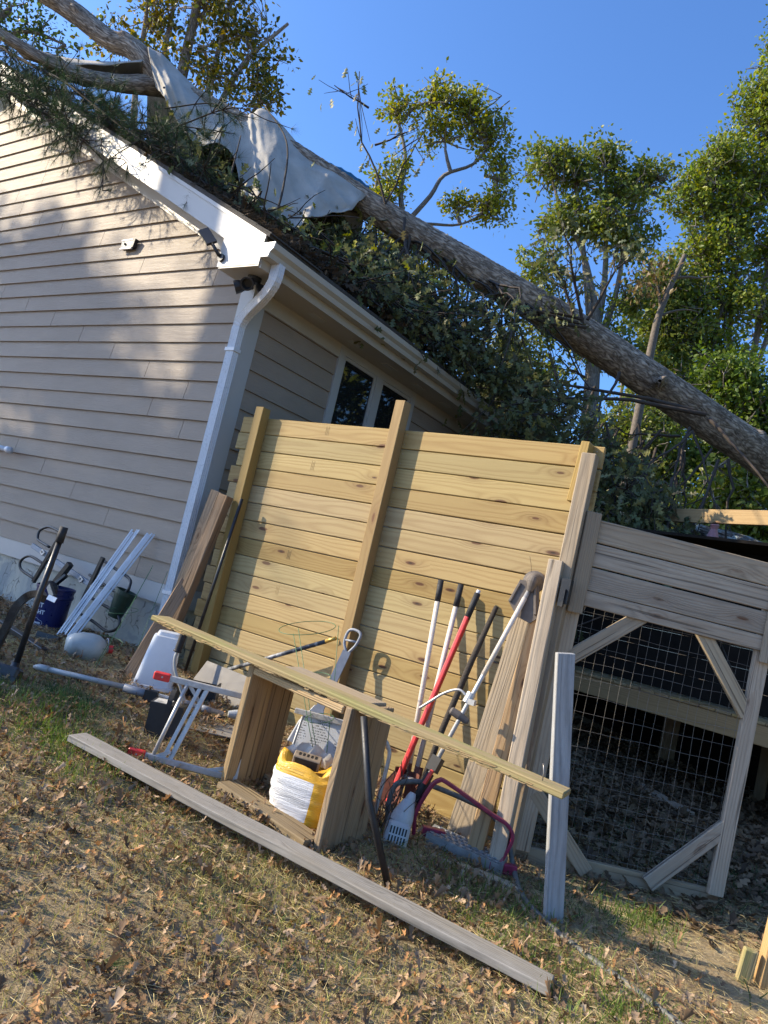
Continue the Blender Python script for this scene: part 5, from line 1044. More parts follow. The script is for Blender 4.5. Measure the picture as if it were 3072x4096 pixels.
WALL = [('leafy tree at the right edge, its top reaching highest', (-5.2, 28.2, -.3), [((-5.6, 27.9, 23.9), (1.3, 1.2, 1.7), 95), ((-6.1, 27.5, 21.4), (1.4, 1.2, 1.6), 100), ((-4.6, 28.4, 21.5), (1.5, 1.2, 1.6), 60), ((-6.0, 27.5, 18.8), (1.5, 1.2, 1.4), 70), ((-4.7, 28.4, 18.9), (1.5, 1.2, 1.5), 70), ((-5.0, 28.2, 16.4), (1.8, 1.4, 1.4), 80), ((-4.4, 28.6, 14.2), (1.6, 1.3, 1.4), 60)], GREENS, 3),
        ('leafy tree in the right-hand row, just left of the highest one', (-7.0, 26.8, -.3), [((-7.3, 26.5, 19.0), (.9, .9, 1.0), 44), ((-7.7, 26.3, 17.6), (1.0, .9, 1.0), 50), ((-6.6, 27.1, 17.3), (1.2, 1.0, 1.2), 56), ((-7.0, 26.8, 15.6), (1.4, 1.1, 1.2), 66), ((-6.2, 27.3, 13.9), (1.3, 1.1, 1.3), 60), ((-7.4, 26.5, 13.6), (1.2, 1.0, 1.2), 56), ((-6.4, 27.2, 11.8), (1.6, 1.2, 1.3), 70)], GREENS, 4),
        ('leafy tree in the right-hand row, leaning towards the open sky', (-7.6, 25.6, -.3), [((-8.0, 25.6, 14.0), (.9, .8, .8), 40), ((-8.25, 25.6, 12.8), (.9, .8, .9), 44), ((-7.4, 26.0, 12.2), (1.1, .9, 1.0), 52), ((-7.8, 25.8, 10.8), (1.1, .9, 1.0), 50), ((-7.0, 26.3, 10.0), (1.2, 1.0, 1.1), 56), ((-7.6, 25.9, 8.8), (1.2, 1.0, 1.1), 50)], OLIVES, 5),
        ('bright green leafy tree low on the right behind the trunk', (-4.7, 24.0, -.3), [((-4.9, 23.8, 9.6), (1.2, 1.0, 1.0), 56), ((-4.0, 24.4, 9.0), (1.3, 1.1, 1.2), 60), ((-4.6, 24.0, 7.8), (1.4, 1.1, 1.1), 60), ((-3.6, 24.6, 7.2), (1.3, 1.1, 1.2), 56), ((-5.3, 23.5, 7.0), (1.1, 1.0, 1.0), 44), ((-4.3, 24.1, 5.8), (1.6, 1.2, 1.2), 60)], [(.12, .18, .03), (.15, .20, .03), (.08, .13, .025)], 6),
        ('leafy tree filling the gap under the fallen trunk', (-6.9, 22.2, -.3), [((-7.0, 22.1, 7.4), (1.2, 1.0, 1.0), 52), ((-6.2, 22.6, 6.4), (1.3, 1.0, 1.1), 56), ((-7.4, 21.8, 5.8), (1.2, 1.0, 1.1), 50), ((-6.4, 22.4, 4.6), (1.6, 1.2, 1.2), 60), ((-5.4, 23.1, 4.6), (1.4, 1.1, 1.2), 50)], OLIVES, 7),
        ('leafy young tree in sun behind the loose beam', (-3.0, 19.0, -.3), [((-3.1, 18.9, 5.2), (1.0, .9, .9), 46), ((-2.6, 19.3, 4.2), (1.0, .9, 1.0), 46), ((-3.6, 18.6, 4.0), (1.0, .9, 1.0), 44), ((-2.7, 19.2, 2.8), (1.2, 1.0, 1.0), 46)], [(.15, .19, .03), (.19, .20, .03), (.10, .14, .03)], 8),
        ('small pale leafy tree framed under the fallen trunk', (-11.2, 21.4, -.3), [((-11.3, 21.4, 9.5), (.7, .6, .7), 30), ((-11.0, 21.6, 8.4), (.9, .7, .8), 36), ((-11.6, 21.2, 7.8), (.8, .7, .8), 30), ((-10.8, 21.7, 6.8), (1.2, .9, 1.0), 40), ((-9.8, 22.2, 6.6), (1.0, .9, 1.2), 34)], [(.17, .19, .06), (.13, .15, .045), (.21, .21, .07)], 9)]
for label, base, blobs, cols, sd in WALL:
    b0 = np.array(base); tp = np.array(blobs[0][0]); md = b0 * .45 + tp * .55 + (.25, .1, 0)
    tree('leafy_tree', label, base, [([b0, b0 * .75 + tp * .25, md, tp - (0, 0, .4)], .24, .05), ([b0 * .6 + tp * .4, b0 * .4 + tp * .6 + (.7, .4, 0), tp * .9 + b0 * .1 + (1.2, .7, 0)], .12, .04), ([b0 * .7 + tp * .3, b0 * .45 + tp * .55 - (.6, .3, 0), tp * .8 + b0 * .2 - (.9, .5, 0)], .11, .04)], blobs, leaf=.155, per=14, dens=3.8, cols=cols, seed=sd, group=BG, clump=.18, tr=.16)
tree('tall_tree', 'tall multi-stemmed tree with yellowing leaves rising behind the roof tarp', (-16.5, 10.6, -.3),
     [([(-16.5, 10.6, -.3), (-16.4, 10.6, 6), (-16.2, 10.7, 9.5), (-16.5, 10.5, 12.5), (-16.6, 10.4, 15.8)], .3, .1), ([(-16.2, 10.7, 8.5), (-15.7, 11.0, 11), (-15.3, 11.3, 13.2), (-14.6, 11.8, 14.6)], .13, .04), ([(-16.2, 10.7, 8.5), (-15.9, 10.9, 11.5), (-15.9, 10.9, 15.5)], .12, .05), ([(-16.3, 10.65, 8), (-17.2, 10.0, 11), (-17.6, 9.7, 14.5)], .13, .05), ([(-16.3, 10.65, 9), (-16.9, 10.2, 12.5), (-17.1, 10.1, 15)], .11, .05), ([(-16.0, 10.8, 9), (-15.2, 11.4, 11), (-14.7, 11.75, 12.6)], .09, .03)],
     [((-16.3, 10.6, 14.6), (.9, .7, 1.0), 34), ((-17.3, 9.9, 14.0), (.9, .7, 1.0), 34), ((-15.5, 11.2, 14.2), (.8, .6, .9), 30), ((-14.8, 11.65, 13.2), (.6, .5, .8), 22), ((-14.7, 11.7, 12.4), (.5, .5, .5), 15), ((-16.0, 10.8, 13.0), (1.0, .7, .8), 26), ((-17.2, 10.0, 12.6), (.7, .6, .7), 16), ((-15.7, 11.0, 12.0), (.7, .6, .5), 18), ((-18.1, 9.3, 13.2), (.6, .5, .6), 14), ((-16.0, 10.8, 15.6), (1.0, .8, .6), 20)],
     leaf=.125, per=14, dens=2.3, cols=[(.09, .11, .025), (.20, .165, .016), (.30, .22, .016), (.06, .075, .02)], seed=11, group=BG, clump=.15, tr=.13, barkm=M_BARK)
tree('hanging_tree', 'sparse leafy branches at the top left corner', (-17.0, 5.2, -.3), [([(-17.0, 5.2, -.3), (-17.2, 5.3, 6), (-16.6, 5.7, 9.4), (-15.9, 6.1, 10.6)], .22, .06), ([(-16.6, 5.7, 9.4), (-15.6, 6.3, 10.2), (-14.8, 6.8, 10.1)], .06, .02)],
     [((-15.9, 6.1, 10.7), (.45, .4, .4), 14), ((-15.4, 6.4, 10.2), (.5, .4, .4), 15), ((-14.95, 6.7, 9.95), (.35, .3, .3), 9), ((-16.2, 5.9, 10.0), (.5, .4, .5), 14)], leaf=.10, per=24, cols=DARKS, seed=12, group=BG, clump=.16, tr=.1)
sn = thing('dead_snag', 'bare dead snag rising in front of the right-hand trees', 'dead tree', (-5.0, 16.0, -.3))
rg = np.random.default_rng(33)
V, F, U = limbs_mesh([(smooth_path([(-5.0, 16.0, -.3), (-5.02, 16.0, 4), (-5.03, 15.98, 7.4), (-4.99, 16.0, 8.5), (-4.76, 16.17, 9.83)], 4), np.linspace(.13, .05, 17)), (wiggle((-5.0, 16.0, 8.5), (-5.3, 15.8, 9.4), rg, 5), np.linspace(.045, .015, 6)), (wiggle((-4.9, 16.05, 9.2), (-4.2, 16.6, 9.5), rg, 5, .1, -.05), np.linspace(.04, .01, 6)), (wiggle((-5.0, 16, 8.3), (-4.3, 16.5, 8.6), rg, 5, .1, -.1), np.linspace(.035, .008, 6)), (wiggle((-5.1, 15.95, 8.9), (-5.6, 15.6, 9.0), rg, 5), np.linspace(.025, .008, 6))])
big('snag_wood', V, F, M_TWIG, sn, uv=U, smooth=True)
LP = np.array((-5.35, 15.75, 9.1)) + rg.normal(size=(260, 3)) * (.28, .2, .28); T, TF = leaf_template('simple')
V, F = scatter(T, TF, LP, rot_frames(rg.normal(size=(260, 3)) + (0, 0, -1.5), rg), .13 * rg.uniform(.6, 1.2, 260)); big('withered_leaves', V, F, M_LEAF, sn, tint=tints(260, len(T), [(.20, .13, .05), (.14, .09, .04), (.13, .14, .03)], rg))

# ------------------------------------------------------------------ fallen oak
oak = thing('fallen_oak', 'huge fallen oak lying across the house roof', 'fallen tree', (4.0, 16.8, -.25))
def trunk_mesh(P, R, seg=40, seed=1, bumpy=.05, fine=10, relief=.014):
    P = smooth_path(P, fine); R = np.interp(np.linspace(0, 1, len(P)), np.linspace(0, 1, len(R)), R); o = seed * 3
    T, N, B = frames(P); a = np.linspace(0, 2 * np.pi, seg + 1); L = np.concatenate([[0], np.cumsum(np.linalg.norm(np.diff(P, axis=0), axis=1))])
    A, LL = np.meshgrid(a, L); k = 1 + bumpy * (np.sin(3 * A + 1.1 * LL) + .6 * np.sin(5 * A - 2.3 * LL) + .5 * np.sin(2 * A + 3.7 * LL)) * .4
    u, v = A * .2, LL                                           # ridged furrows running along the stem
    rel = .55 * np.abs(pnoise(u * 95, v * 13, 1.0, o)) + .45 * np.abs(pnoise(u * 60, v * 22, 1.0, o + 9)) + .25 * np.abs(pnoise(u * 170, v * 60, 1.0, o + 17))
    rad = R[:, None] * k + relief * (np.clip(rel, 0, 1.1) - .5)
    for q in range(5):                                           # healed knots and burrs
        ca, cl = 2.2 + 1.9 * math.sin(q * 2.4 + seed), L[-1] * (.25 + .12 * q); rad += .035 * np.exp(-(((A - ca) * .22) ** 2 + (LL - cl) ** 2) / .006)
    V = P[:, None, :] + rad[..., None] * (np.cos(A)[..., None] * N[:, None, :] + np.sin(A)[..., None] * B[:, None, :])
    U = np.stack([A * .22, LL], -1); m = seg + 1
    i, j = np.meshgrid(np.arange(len(P) - 1), np.arange(seg), indexing='ij')
    F = np.stack([i * m + j, i * m + j + 1, (i + 1) * m + j + 1, (i + 1) * m + j], -1).reshape(-1, 4)
    return V.reshape(-1, 3), F, U.reshape(-1, 2)
TR = [(7.5, 20.6, -.1), (3.2, 16.0, 1.75), (-.10, 12.6, 3.28), (-1.60, 11.06, 3.93), (-2.96, 9.63, 4.53), (-3.91, 8.61, 4.91), (-4.78, 7.64, 5.19), (-5.73, 6.61, 5.51), (-6.66, 5.85, 5.93), (-7.49, 5.27, 6.22), (-8.12, 4.85, 6.45)]
V, F, U = trunk_mesh(TR, [.37, .32, .275, .258, .242, .226, .202, .172, .158, .15, .145], 110, 1, .05, 90, .020); big('trunk', V, F, M_BARK, oak, uv=U, smooth=True)
V, F, U = trunk_mesh([(-8.02, 4.92, 6.40), (-8.22, 4.76, 6.60), (-8.42, 4.62, 6.76), (-8.69, 4.44, 6.82), (-9.07, 4.17, 7.04), (-9.42, 3.93, 7.20), (-10.2, 3.4, 7.5)], [.145, .138, .13, .118, .12, .115, .10], 60, 2, .09, 36, .012); big('limb', V, F, M_BARK, oak, uv=U, smooth=True)
V, F, U = trunk_mesh([(-8.0, 4.95, 6.40), (-8.16, 4.81, 6.36), (-8.35, 4.55, 6.23), (-8.52, 4.19, 6.10), (-8.69, 3.83, 6.06), (-9.0, 3.5, 6.16), (-9.6, 3.1, 6.4)], [.12, .12, .10, .085, .07, .06, .05], 48, 3, .12, 30, .010); big('limb', V, F, M_BARK, oak, uv=U, smooth=True)
for c, d, l, r in (((-2.75, 9.42, 4.45), (.15, -.8, -.3), .26, .05),):
    d = np.array(d) / np.linalg.norm(d); V, F, U = trunk_mesh([np.array(c) - d * .12, np.array(c) + d * l * .4, np.array(c) + d * l * .8 + (.02, 0, .02), np.array(c) + d * l], [r * 1.5, r * 1.05, r * .9, r * .5], 20, 5, .15, 8, .008); big('broken_stub', V, F, M_BARK, oak, uv=U, smooth=True)
rg = np.random.default_rng(41); paths = []; LP, LD = [], []
roofz = lambda x: 4.25 + .262 - .5 * (x + 6.204)
TRA = np.array(TR); TS, TFW, TZ = TRA @ rtv, TRA @ fwv, TRA[:, 2]; _o = np.argsort(TS); TS, TFW, TZ = TS[_o], TFW[_o], TZ[_o]
def crushed(p):
    """the broken crown lies below the trunk: the farther out from it, the lower"""
    s = p @ rtv; d = np.interp(s, TS, TFW) - p @ fwv
    return p[..., 2] < np.interp(s, TS, TZ) - .30 - .43 * np.clip(d, -.2, 9) - np.clip((s - .9) * .42, 0, 1.25)
def foliage(a, b, n, spread, r0=.022, drop=0.0, free=False):
    P = wiggle(a, b, rg, 8, .12, drop); hit = 0
    for _ in range(n):
        k = rg.integers(2, 9); p = P[k] + rg.normal(size=3) * spread * (.9, .9, .8)
        if not free and not crushed(p): continue
        if not hit: paths.append((P, np.linspace(r0, .006, 9))); hit = 1
        paths.append((wiggle(P[max(0, k - 2)], p, rg, 3, .15), np.linspace(.008, .0035, 4)))
        m = rg.integers(5, 12); q = rg.normal(size=(m, 3)) * .085; LP.append(p + q); LD.append(q * 4 + rg.normal(size=(m, 3)) * .25 + (0, 0, -.35))
# boughs lying between trunk and gutter and spilling over the eave
for k in range(40):
    t = rg.random(); y = 4.9 + 4.2 * t; x = -4.45 - rg.random() * (1.0 - .5 * t); z = roofz(x) + .08 + rg.random() * (.25 if y < 6.3 else .6 if x < -4.7 else .4)
    a = (x - .5, y - .2, z + (.16 if y < 6.3 else .35)); b = (-4.15 + rg.uniform(-.25, .12), y + rg.uniform(-.2, .8), 3.55 + rg.uniform(-.05, .45)); foliage(a, b, 9, .16, .02, -.02)
for k in range(26):                                           # under the trunk, above the gutter
    t = rg.random(); a = np.array((-4.2, 8.2, 5.0)) * (1 - t) + np.array((-5.5, 6.8, 5.3)) * t; b = a + (rg.uniform(.1, 1.1), rg.uniform(-1.2, .2), rg.uniform(-1.5, -.4)); foliage(a, b, 7, .17, .02, -.04)
for k in range(14):                                           # sprays hanging over the far half of the gutter
    y = rg.uniform(8.0, 9.6); foliage((-4.5, y, 3.9), (-4.08 + rg.uniform(-.08, .12), y + rg.uniform(-.1, .5), rg.uniform(2.9, 3.5)), 7, .12, .012, -.04, True)
for k in range(18):                                           # boughs lying on the slope behind the rake board
    x = rg.uniform(-6.9, -5.1); y = rg.uniform(4.15, 5.2); a = (x - .3, y + .1, roofz(x - .3) + .12); b = (x + .35, y + rg.uniform(-.1, .3), roofz(x + .35) + rg.uniform(.03, .16)); foliage(a, b, 6, .09, .014, 0)
for k in range(60):                                           # crushed crown under the tarp
    t = rg.random(); a = np.array((-5.2, 6.9, 5.1)) * (1 - t) + np.array((-7.8, 5.2, 6.0)) * t + rg.normal(size=3) * .15; b = a + (rg.uniform(-.3, .6), rg.uniform(-.6, .3), 0); b[2] = roofz(b[0]) + rg.uniform(.05, .4); foliage(a, b, 7, .16, .018, 0)
for k in range(46):                                           # the big dark mass behind the panel and gate
    t = rg.random(); a = np.array((-4.2, 8.4, 3.9)) * (1 - t) + np.array((-1.3, 9.6, 3.6)) * t + rg.normal(size=3) * (.3, .3, .35); b = a + (rg.uniform(-.5, .9), rg.uniform(-1.2, -.2), rg.uniform(-1.5, .0)); foliage(a, b, 11, .22, .02, .04)
for k in range(18):
    t = rg.random(); a = np.array((-3.9, 7.6, 2.9)) * (1 - t) + np.array((-2.0, 8.4, 2.7)) * t + rg.normal(size=3) * (.2, .2, .3); b = a + (rg.uniform(-.4, .8), rg.uniform(-.8, .1), rg.uniform(-1.0, .1)); foliage(a, b, 11, .2, .018, .02)
for a, b in [((-3.5, 8.3, 4.75), (-3.75, 7.6, 5.75)), ((-3.45, 8.3, 4.8), (-3.1, 8.5, 5.75)), ((-3.6, 8.2, 4.8), (-3.9, 7.9, 5.5)), ((-3.5, 8.3, 4.8), (-4.4, 7.2, 4.55)), ((-3.5, 8.3, 4.75), (-4.6, 6.9, 4.15)), ((-3.45, 8.3, 4.7), (-4.5, 7.0, 3.75))]: foliage(a, b, 8, .14, .022, -.06, True)
for a, b in [((-5.5, 6.5, 5.5), (-5.95, 6.0, 6.95)), ((-5.5, 6.5, 5.5), (-5.25, 6.6, 6.5)), ((-5.75, 6.35, 6.2), (-5.35, 6.6, 6.55)), ((-5.85, 6.2, 6.6), (-6.2, 5.9, 6.75))]:
    P = wiggle(a, b, rg, 8, .10); paths.append((P, np.linspace(.016, .005, 9)))
    for _ in range(5):
        p = P[rg.integers(3, 9)] + rg.normal(size=3) * .12; paths.append((wiggle(P[rg.integers(2, 8)], p, rg, 3, .1), np.linspace(.006, .003, 4))); q = rg.normal(size=(2, 3)) * .05; LP.append(p + q); LD.append(q + (0, 0, -.3))
for a, b, r in [((-2.05, 9.0, 3.9), (-3.9, 7.4, 3.35), .03), ((-2.0, 9.0, 3.85), (-1.1, 8.6, 2.9), .025), ((-2.2, 9.0, 3.95), (-4.0, 7.9, 3.75), .028)]: paths.append((wiggle(a, b, rg, 8, .05, -.04), np.linspace(r, .01, 9)))
for k in range(170):                                          # bare crossing twigs in the roof heap
    y = rg.uniform(4.2, 8.0); x = rg.uniform(-7.2, -4.5) if y < 6 else rg.uniform(-5.2, -4.4); a = (x, y, roofz(x) + rg.uniform(.02, .35)); b = np.array(a) + (rg.uniform(-.6, .8), rg.uniform(-.5, .6), rg.uniform(-.2, .35)); paths.append((wiggle(a, b, rg, 5, .12), np.linspace(.009, .003, 6)))
V, F, U = limbs_mesh(paths); big('branches', V, F, M_TWIGD, oak, uv=U, smooth=True)
LP, LD = np.concatenate(LP), np.concatenate(LD); T, TF = leaf_template('oak'); n = len(LP)
V, F = scatter(T, TF, LP, rot_frames(LD, rg), .125 * rg.uniform(.6, 1.25, n), rg.normal(0, .35, n))
big('foliage', V, F, M_OAK, oak, tint=tints(n, len(T), [(.11, .135, .06), (.155, .175, .085), (.075, .10, .045), (.13, .15, .06), (.19, .185, .06), (.11, .10, .055)], rg))
print('oak leaves', n)
n = 60; LP = np.stack([rg.uniform(-5.6, -4.4, n), rg.uniform(4.9, 7.2, n), np.zeros(n)], -1); LP[:, 2] = roofz(LP[:, 0]) + rg.uniform(.2, .9, n) * (LP[:, 0] + 6.2) * .5 + .1
V, F = scatter(*leaf_template('oak'), LP, rot_frames(rg.normal(size=(n, 3)), rg), .13 * rg.uniform(.7, 1.2, n), rg.normal(0, .3, n)); big('yellow_leaves', V, F, M_OAK, oak, tint=tints(n, 27, [(.28, .27, .03), (.20, .22, .03)], rg))
# dark heap of crushed twigs and dead leaves on the roof
db = tag(put(bpy.data.objects.new('roof_debris', None)), 'dark heap of twigs and dead leaves on the roof slope', 'debris', kind='stuff')
n = 5200; x = rg.uniform(-8.2, -4.34, n); y = 3.88 + np.abs(rg.normal(0, 1.1, n)) + rg.random(n) * .8; h = .05 + .22 * np.exp(-((x + 6.2) / 1.6) ** 2) * np.clip((y - 3.9) / .8, 0, 1)
LP = np.stack([x, y, roofz(x) + h * rg.random(n)], -1); V, F = scatter(*leaf_template('oak_low'), LP, rot_frames(rg.normal(size=(n, 3)) * (1, 1, .5), rg), .10 * rg.uniform(.5, 1.2, n), rg.normal(0, .6, n))
big('dead_leaves', V, F, M_DEAD, db, tint=tints(n, 21, [(.045, .034, .022), (.075, .052, .032), (.03, .024, .017), (.10, .068, .04)], rg))
n = 9000; x = rg.uniform(-9.5, -4.33, n); y = 3.845 + np.abs(rg.normal(0, .5, n)); LP = np.stack([x, y, roofz(x) + rg.random(n) * .05 + .01], -1); D = rg.normal(size=(n, 3)) * (1, 1, .25)
V, F = scatter(np.array([(-.02, 0, 0), (.02, 0, 0), (0, 1, 0.)]), np.array([(0, 1, 2)]), LP, rot_frames(D, rg), .11 * rg.uniform(.5, 1.2, n)); big('fallen_needles', V, F, M_DEAD, db, tint=tints(n, 3, [(.06, .042, .025), (.10, .066, .036), (.035, .027, .018)], rg))
# hidden pine boughs
pine = thing('pine_boughs', 'dark green pine boughs draped over the white rake board', 'branches', (-6.6, 3.95, 4.6))
pp_, NP, ND = [], [], []
def bough(P, n, spread, r0=.018, tuft=38, droop=0.0):
    Q = smooth_path(P, 5); pp_.append((Q, np.linspace(r0, .005, len(Q)))); T_ = np.gradient(Q, axis=0); T_ /= np.linalg.norm(T_, axis=1)[:, None]
    for _ in range(n):
        k = rg.integers(2, len(Q)); d = T_[k] * rg.uniform(.2, 1.0) + rg.normal(size=3) * .7 + (0, 0, -droop); d /= np.linalg.norm(d); L = spread * rg.uniform(.35, 1.0); tip = Q[k] + d * L
        pp_.append((wiggle(Q[k], tip, rg, 3, .10), np.linspace(.006, .003, 4)))
        for s in np.linspace(.45, 1.0, rg.integers(2, 4)):
            p = Q[k] + (tip - Q[k]) * s; m = tuft; q = d * .9 + rg.normal(size=(m, 3)) * .55 + (0, 0, -.15); NP.append(np.repeat(p[None], m, 0)); ND.append(q)
bough([(-10.4, 3.6, 6.75), (-9.2, 3.72, 6.15), (-8.0, 3.8, 5.6), (-7.1, 3.85, 5.08), (-6.3, 3.88, 4.66), (-5.5, 3.95, 4.35)], 190, .45, .022)
bough([(-10.6, 3.7, 6.3), (-9.4, 3.7, 5.95), (-8.5, 3.72, 5.55), (-7.8, 3.75, 5.1), (-7.2, 3.72, 4.75)], 190, .44, .02)
bough([(-9.9, 3.6, 5.9), (-9.0, 3.62, 5.6), (-8.3, 3.68, 5.3), (-7.5, 3.7, 4.95)], 120, .40, .016)
bough([(-7.9, 3.95, 5.5), (-7.2, 3.98, 5.15), (-6.5, 3.95, 4.85), (-6.0, 3.95, 4.62)], 110, .40, .014)
bough([(-7.2, 4.15, 5.25), (-6.6, 4.3, 5.2), (-6.0, 4.4, 5.1)], 30, .2, .012)
bough([(-6.9, 4.3, 5.45), (-6.4, 4.5, 5.55), (-6.0, 4.6, 5.35)], 8, .28, .010); bough([(-6.3, 4.1, 5.0), (-5.8, 4.3, 5.25), (-5.5, 4.5, 5.2)], 12, .3, .010)
bough([(-7.0, 3.80, 4.80), (-6.75, 3.66, 4.62), (-6.55, 3.62, 4.36), (-6.42, 3.62, 4.05)], 13, .16, .006, 20, .9)
bough([(-7.7, 3.80, 5.0), (-7.65, 3.70, 4.86), (-7.72, 3.66, 4.72)], 6, .14, .005, 18, .9)
bough([(-6.7, 3.75, 4.5), (-6.5, 3.66, 4.42), (-6.2, 3.62, 4.32), (-6.08, 3.62, 4.18)], 8, .14, .005, 18, .8)
for k in range(9):                                            # pine tufts mixed into the heap above the gutter
    y = 5.0 + .4 * k; bough([(-5.2, y, roofz(-5.2) + .4), (-4.8, y + .15, roofz(-4.8) + .35), (-4.35, y + .25, 3.72)], 9, .3, .010)
bough([(-9.4, 3.9, 6.1), (-8.8, 4.05, 5.9), (-8.2, 4.2, 5.75), (-7.7, 4.25, 5.5)], 120, .34, .016);
V, F, U = limbs_mesh(pp_); big('branches', V, F, M_TWIGD, pine, uv=U, smooth=True)
NP, ND = np.concatenate(NP), np.concatenate(ND); n = len(NP); R = rot_frames(ND, rg)
V, F = scatter(np.array([(-.008, 0, 0), (.008, 0, 0), (0, 1, 0.)]), np.array([(0, 1, 2)]), NP, R, .115 * rg.uniform(.7, 1.15, n)); big('needles', V, F, M_NEEDLE, pine, tint=tints(n, 3, [(.022, .048, .02), (.03, .062, .024), (.05, .082, .026), (.016, .034, .016)], rg)); print('needles', n)
# bare shoots standing up from the heap
for lbl, P in (('thin bare shoot curving up in front of the tarp, the left one', [(-5.95, 4.6, 4.45), (-6.15, 4.75, 4.95), (-6.35, 4.9, 5.45)]), ('thin bare shoot curving up in front of the tarp, the right one', [(-5.35, 4.75, 4.1), (-5.5, 4.9, 4.75), (-5.8, 5.05, 5.4), (-6.35, 5.1, 5.95)])):
    tag(tube('bare_shoot', smooth_path(P, 6), np.linspace(.014, .006, (len(P) - 1) * 6 + 1), M_TWIGD, None, 7), lbl, 'shoot')

# tarp draped over the trunk
TT = np.array([(-8.226, 4.700, 6.795), (-8.065, 4.811, 6.743), (-7.850, 4.960, 6.574), (-7.608, 5.128, 6.398), (-7.398, 5.274, 6.246), (-7.083, 5.492, 6.209), (-6.964, 5.575, 6.376), (-6.727, 5.739, 6.216), (-6.419, 5.953, 5.948), (-6.079, 6.189, 5.771), (-5.740, 6.424, 5.596)])
TB = np.array([(-7.828, 4.671, 6.223), (-7.574, 4.726, 5.962), (-7.295, 4.798, 5.672), (-6.988, 4.888, 5.435), (-6.694, 5.093, 5.446), (-6.256, 5.153, 4.695), (-5.979, 5.223, 4.577), (-5.802, 5.346, 4.542), (-5.702, 5.538, 4.744), (-5.653, 5.815, 5.048), (-5.630, 6.075, 5.174)])
tarp = thing('grey_tarp', 'stained grey-white tarp draped over the fallen trunk on the roof', 'tarp', (-6.7, 5.3, 4.6))
def resample(P, n):
    Q = smooth_path(P, 12); return Q[np.linspace(0, len(Q) - 1, n).astype(int)]
nu, nv = 120, 72; A_, B_ = resample(TT, nu), resample(TB, nu); outv = np.array((.57, -.82, 0)); G = np.zeros((nu, nv, 3))
for j in range(nv):
    s = (j / (nv - 1)); v = s * 2.0 - 1.0
    if v < 0: base = A_ + (-v) * (np.array((-.55, .8, -1.25)))            # the far side behind the trunk
    else:
        base = A_ + (B_ - A_) * v
        bul = .07 * math.sin(math.pi * min(1, v * 1.1)) * (1 - .4 * v); base = base + outv * bul
    G[:, j] = base
uu, vv = np.meshgrid(np.linspace(0, 1, nu), np.linspace(-1.0, 1, nv), indexing='ij'); vp = np.clip(vv, 0, 1)
crease = lambda t: 1 - 2 * np.abs(np.sin(np.pi * t)) ** .8
fold = .040 * crease(uu * 4.3 + .55 * vp + .10 * np.sin(uu * 15)) * (.25 + vp) + .018 * crease(uu * 10.5 - 1.3 * vp + .2 * np.sin(vp * 5)) * vp ** .6 + .014 * np.sin(2 * np.pi * (uu * 2.2 + vp * 1.6)) + .06 * np.exp(-np.abs(uu - .52 - .06 * vp) / .02) - .04 * np.exp(-np.abs(uu - .60 - .03 * vp) / .025) * vp
G += fold[..., None] * (outv * .9 + np.array((0, 0, .25))); G += (.008 * pnoise(uu * 34, vp * 12, 1.0, 5) + .005 * np.abs(pnoise(uu * 60, vp * 26, 1.0, 21)))[..., None] * outv
i, j = np.meshgrid(np.arange(nu - 1), np.arange(nv - 1), indexing='ij'); Fq = np.stack([i * nv + j, (i + 1) * nv + j, (i + 1) * nv + j + 1, i * nv + j + 1], -1).reshape(-1, 4)
to = big('canvas', G.reshape(-1, 3), Fq, M_TARP, tarp, smooth=True); sm = to.modifiers.new('thickness', 'SOLIDIFY'); sm.thickness = .006
flp = []
for k in range(24):
    t = k / 23; a = np.array((-9.11, 3.90, 6.32)) * (1 - t) ** 2 + 2 * t * (1 - t) * np.array((-8.75, 4.2, 6.22)) + t * t * np.array((-8.12, 4.62, 6.52)); w = .13 * math.sin(math.pi * min(1, t * 1.05 + .05)) + .015
    flp += [a + (0, 0, .02 + .2 * w), a + outv * w * .5 + (0, 0, -w * .25), a + outv * w * .9 + (0, 0, -w * .75 + .01 * math.sin(k)), a - outv * .25 + (0, 0, -.10)]
fo = big('tarp_flap', np.array(flp), np.array([(4 * k + q, 4 * k + 4 + q, 4 * k + 5 + q, 4 * k + 1 + q) for k in range(23) for q in range(2)] + [(4 * k + 3, 4 * k + 7, 4 * k + 4, 4 * k) for k in range(23)]), M_TARP, tarp, smooth=True); fo.modifiers.new('thickness', 'SOLIDIFY').thickness = .006
for p in ((-7.60, 4.66, 6.10), (-5.75, 6.3, 5.45)): wmesh('grommet', *lathevf([(.014, 0), (.014, .004)], p, 10, (.57, -.82, .1)), M_BLACK, tarp)
bl = []
for k in range(14):
    t = k / 13; a = np.array((-6.38, 6.29, 6.0)) * (1 - t) + np.array((-5.90, 6.60, 5.80)) * t + (0, 0, .03 * math.sin(t * 3.1) + .008 * math.sin(k * 2)); bl += [a + (0, 0, -.05), a + (.02, -.03, .0), a + (0, 0, .03), a + (-.03, .05, .02), a + (-.1, .15, -.12)]
tag(wmesh('blue_tarp', bl, [(5 * k + q, 5 * k + 5 + q, 5 * k + 6 + q, 5 * k + 1 + q) for k in range(13) for q in range(4)], plain('blue_tarp_plastic', (.005, .10, .22), .4), None, smooth=True), 'strip of blue tarp showing above the grey one', 'tarp')

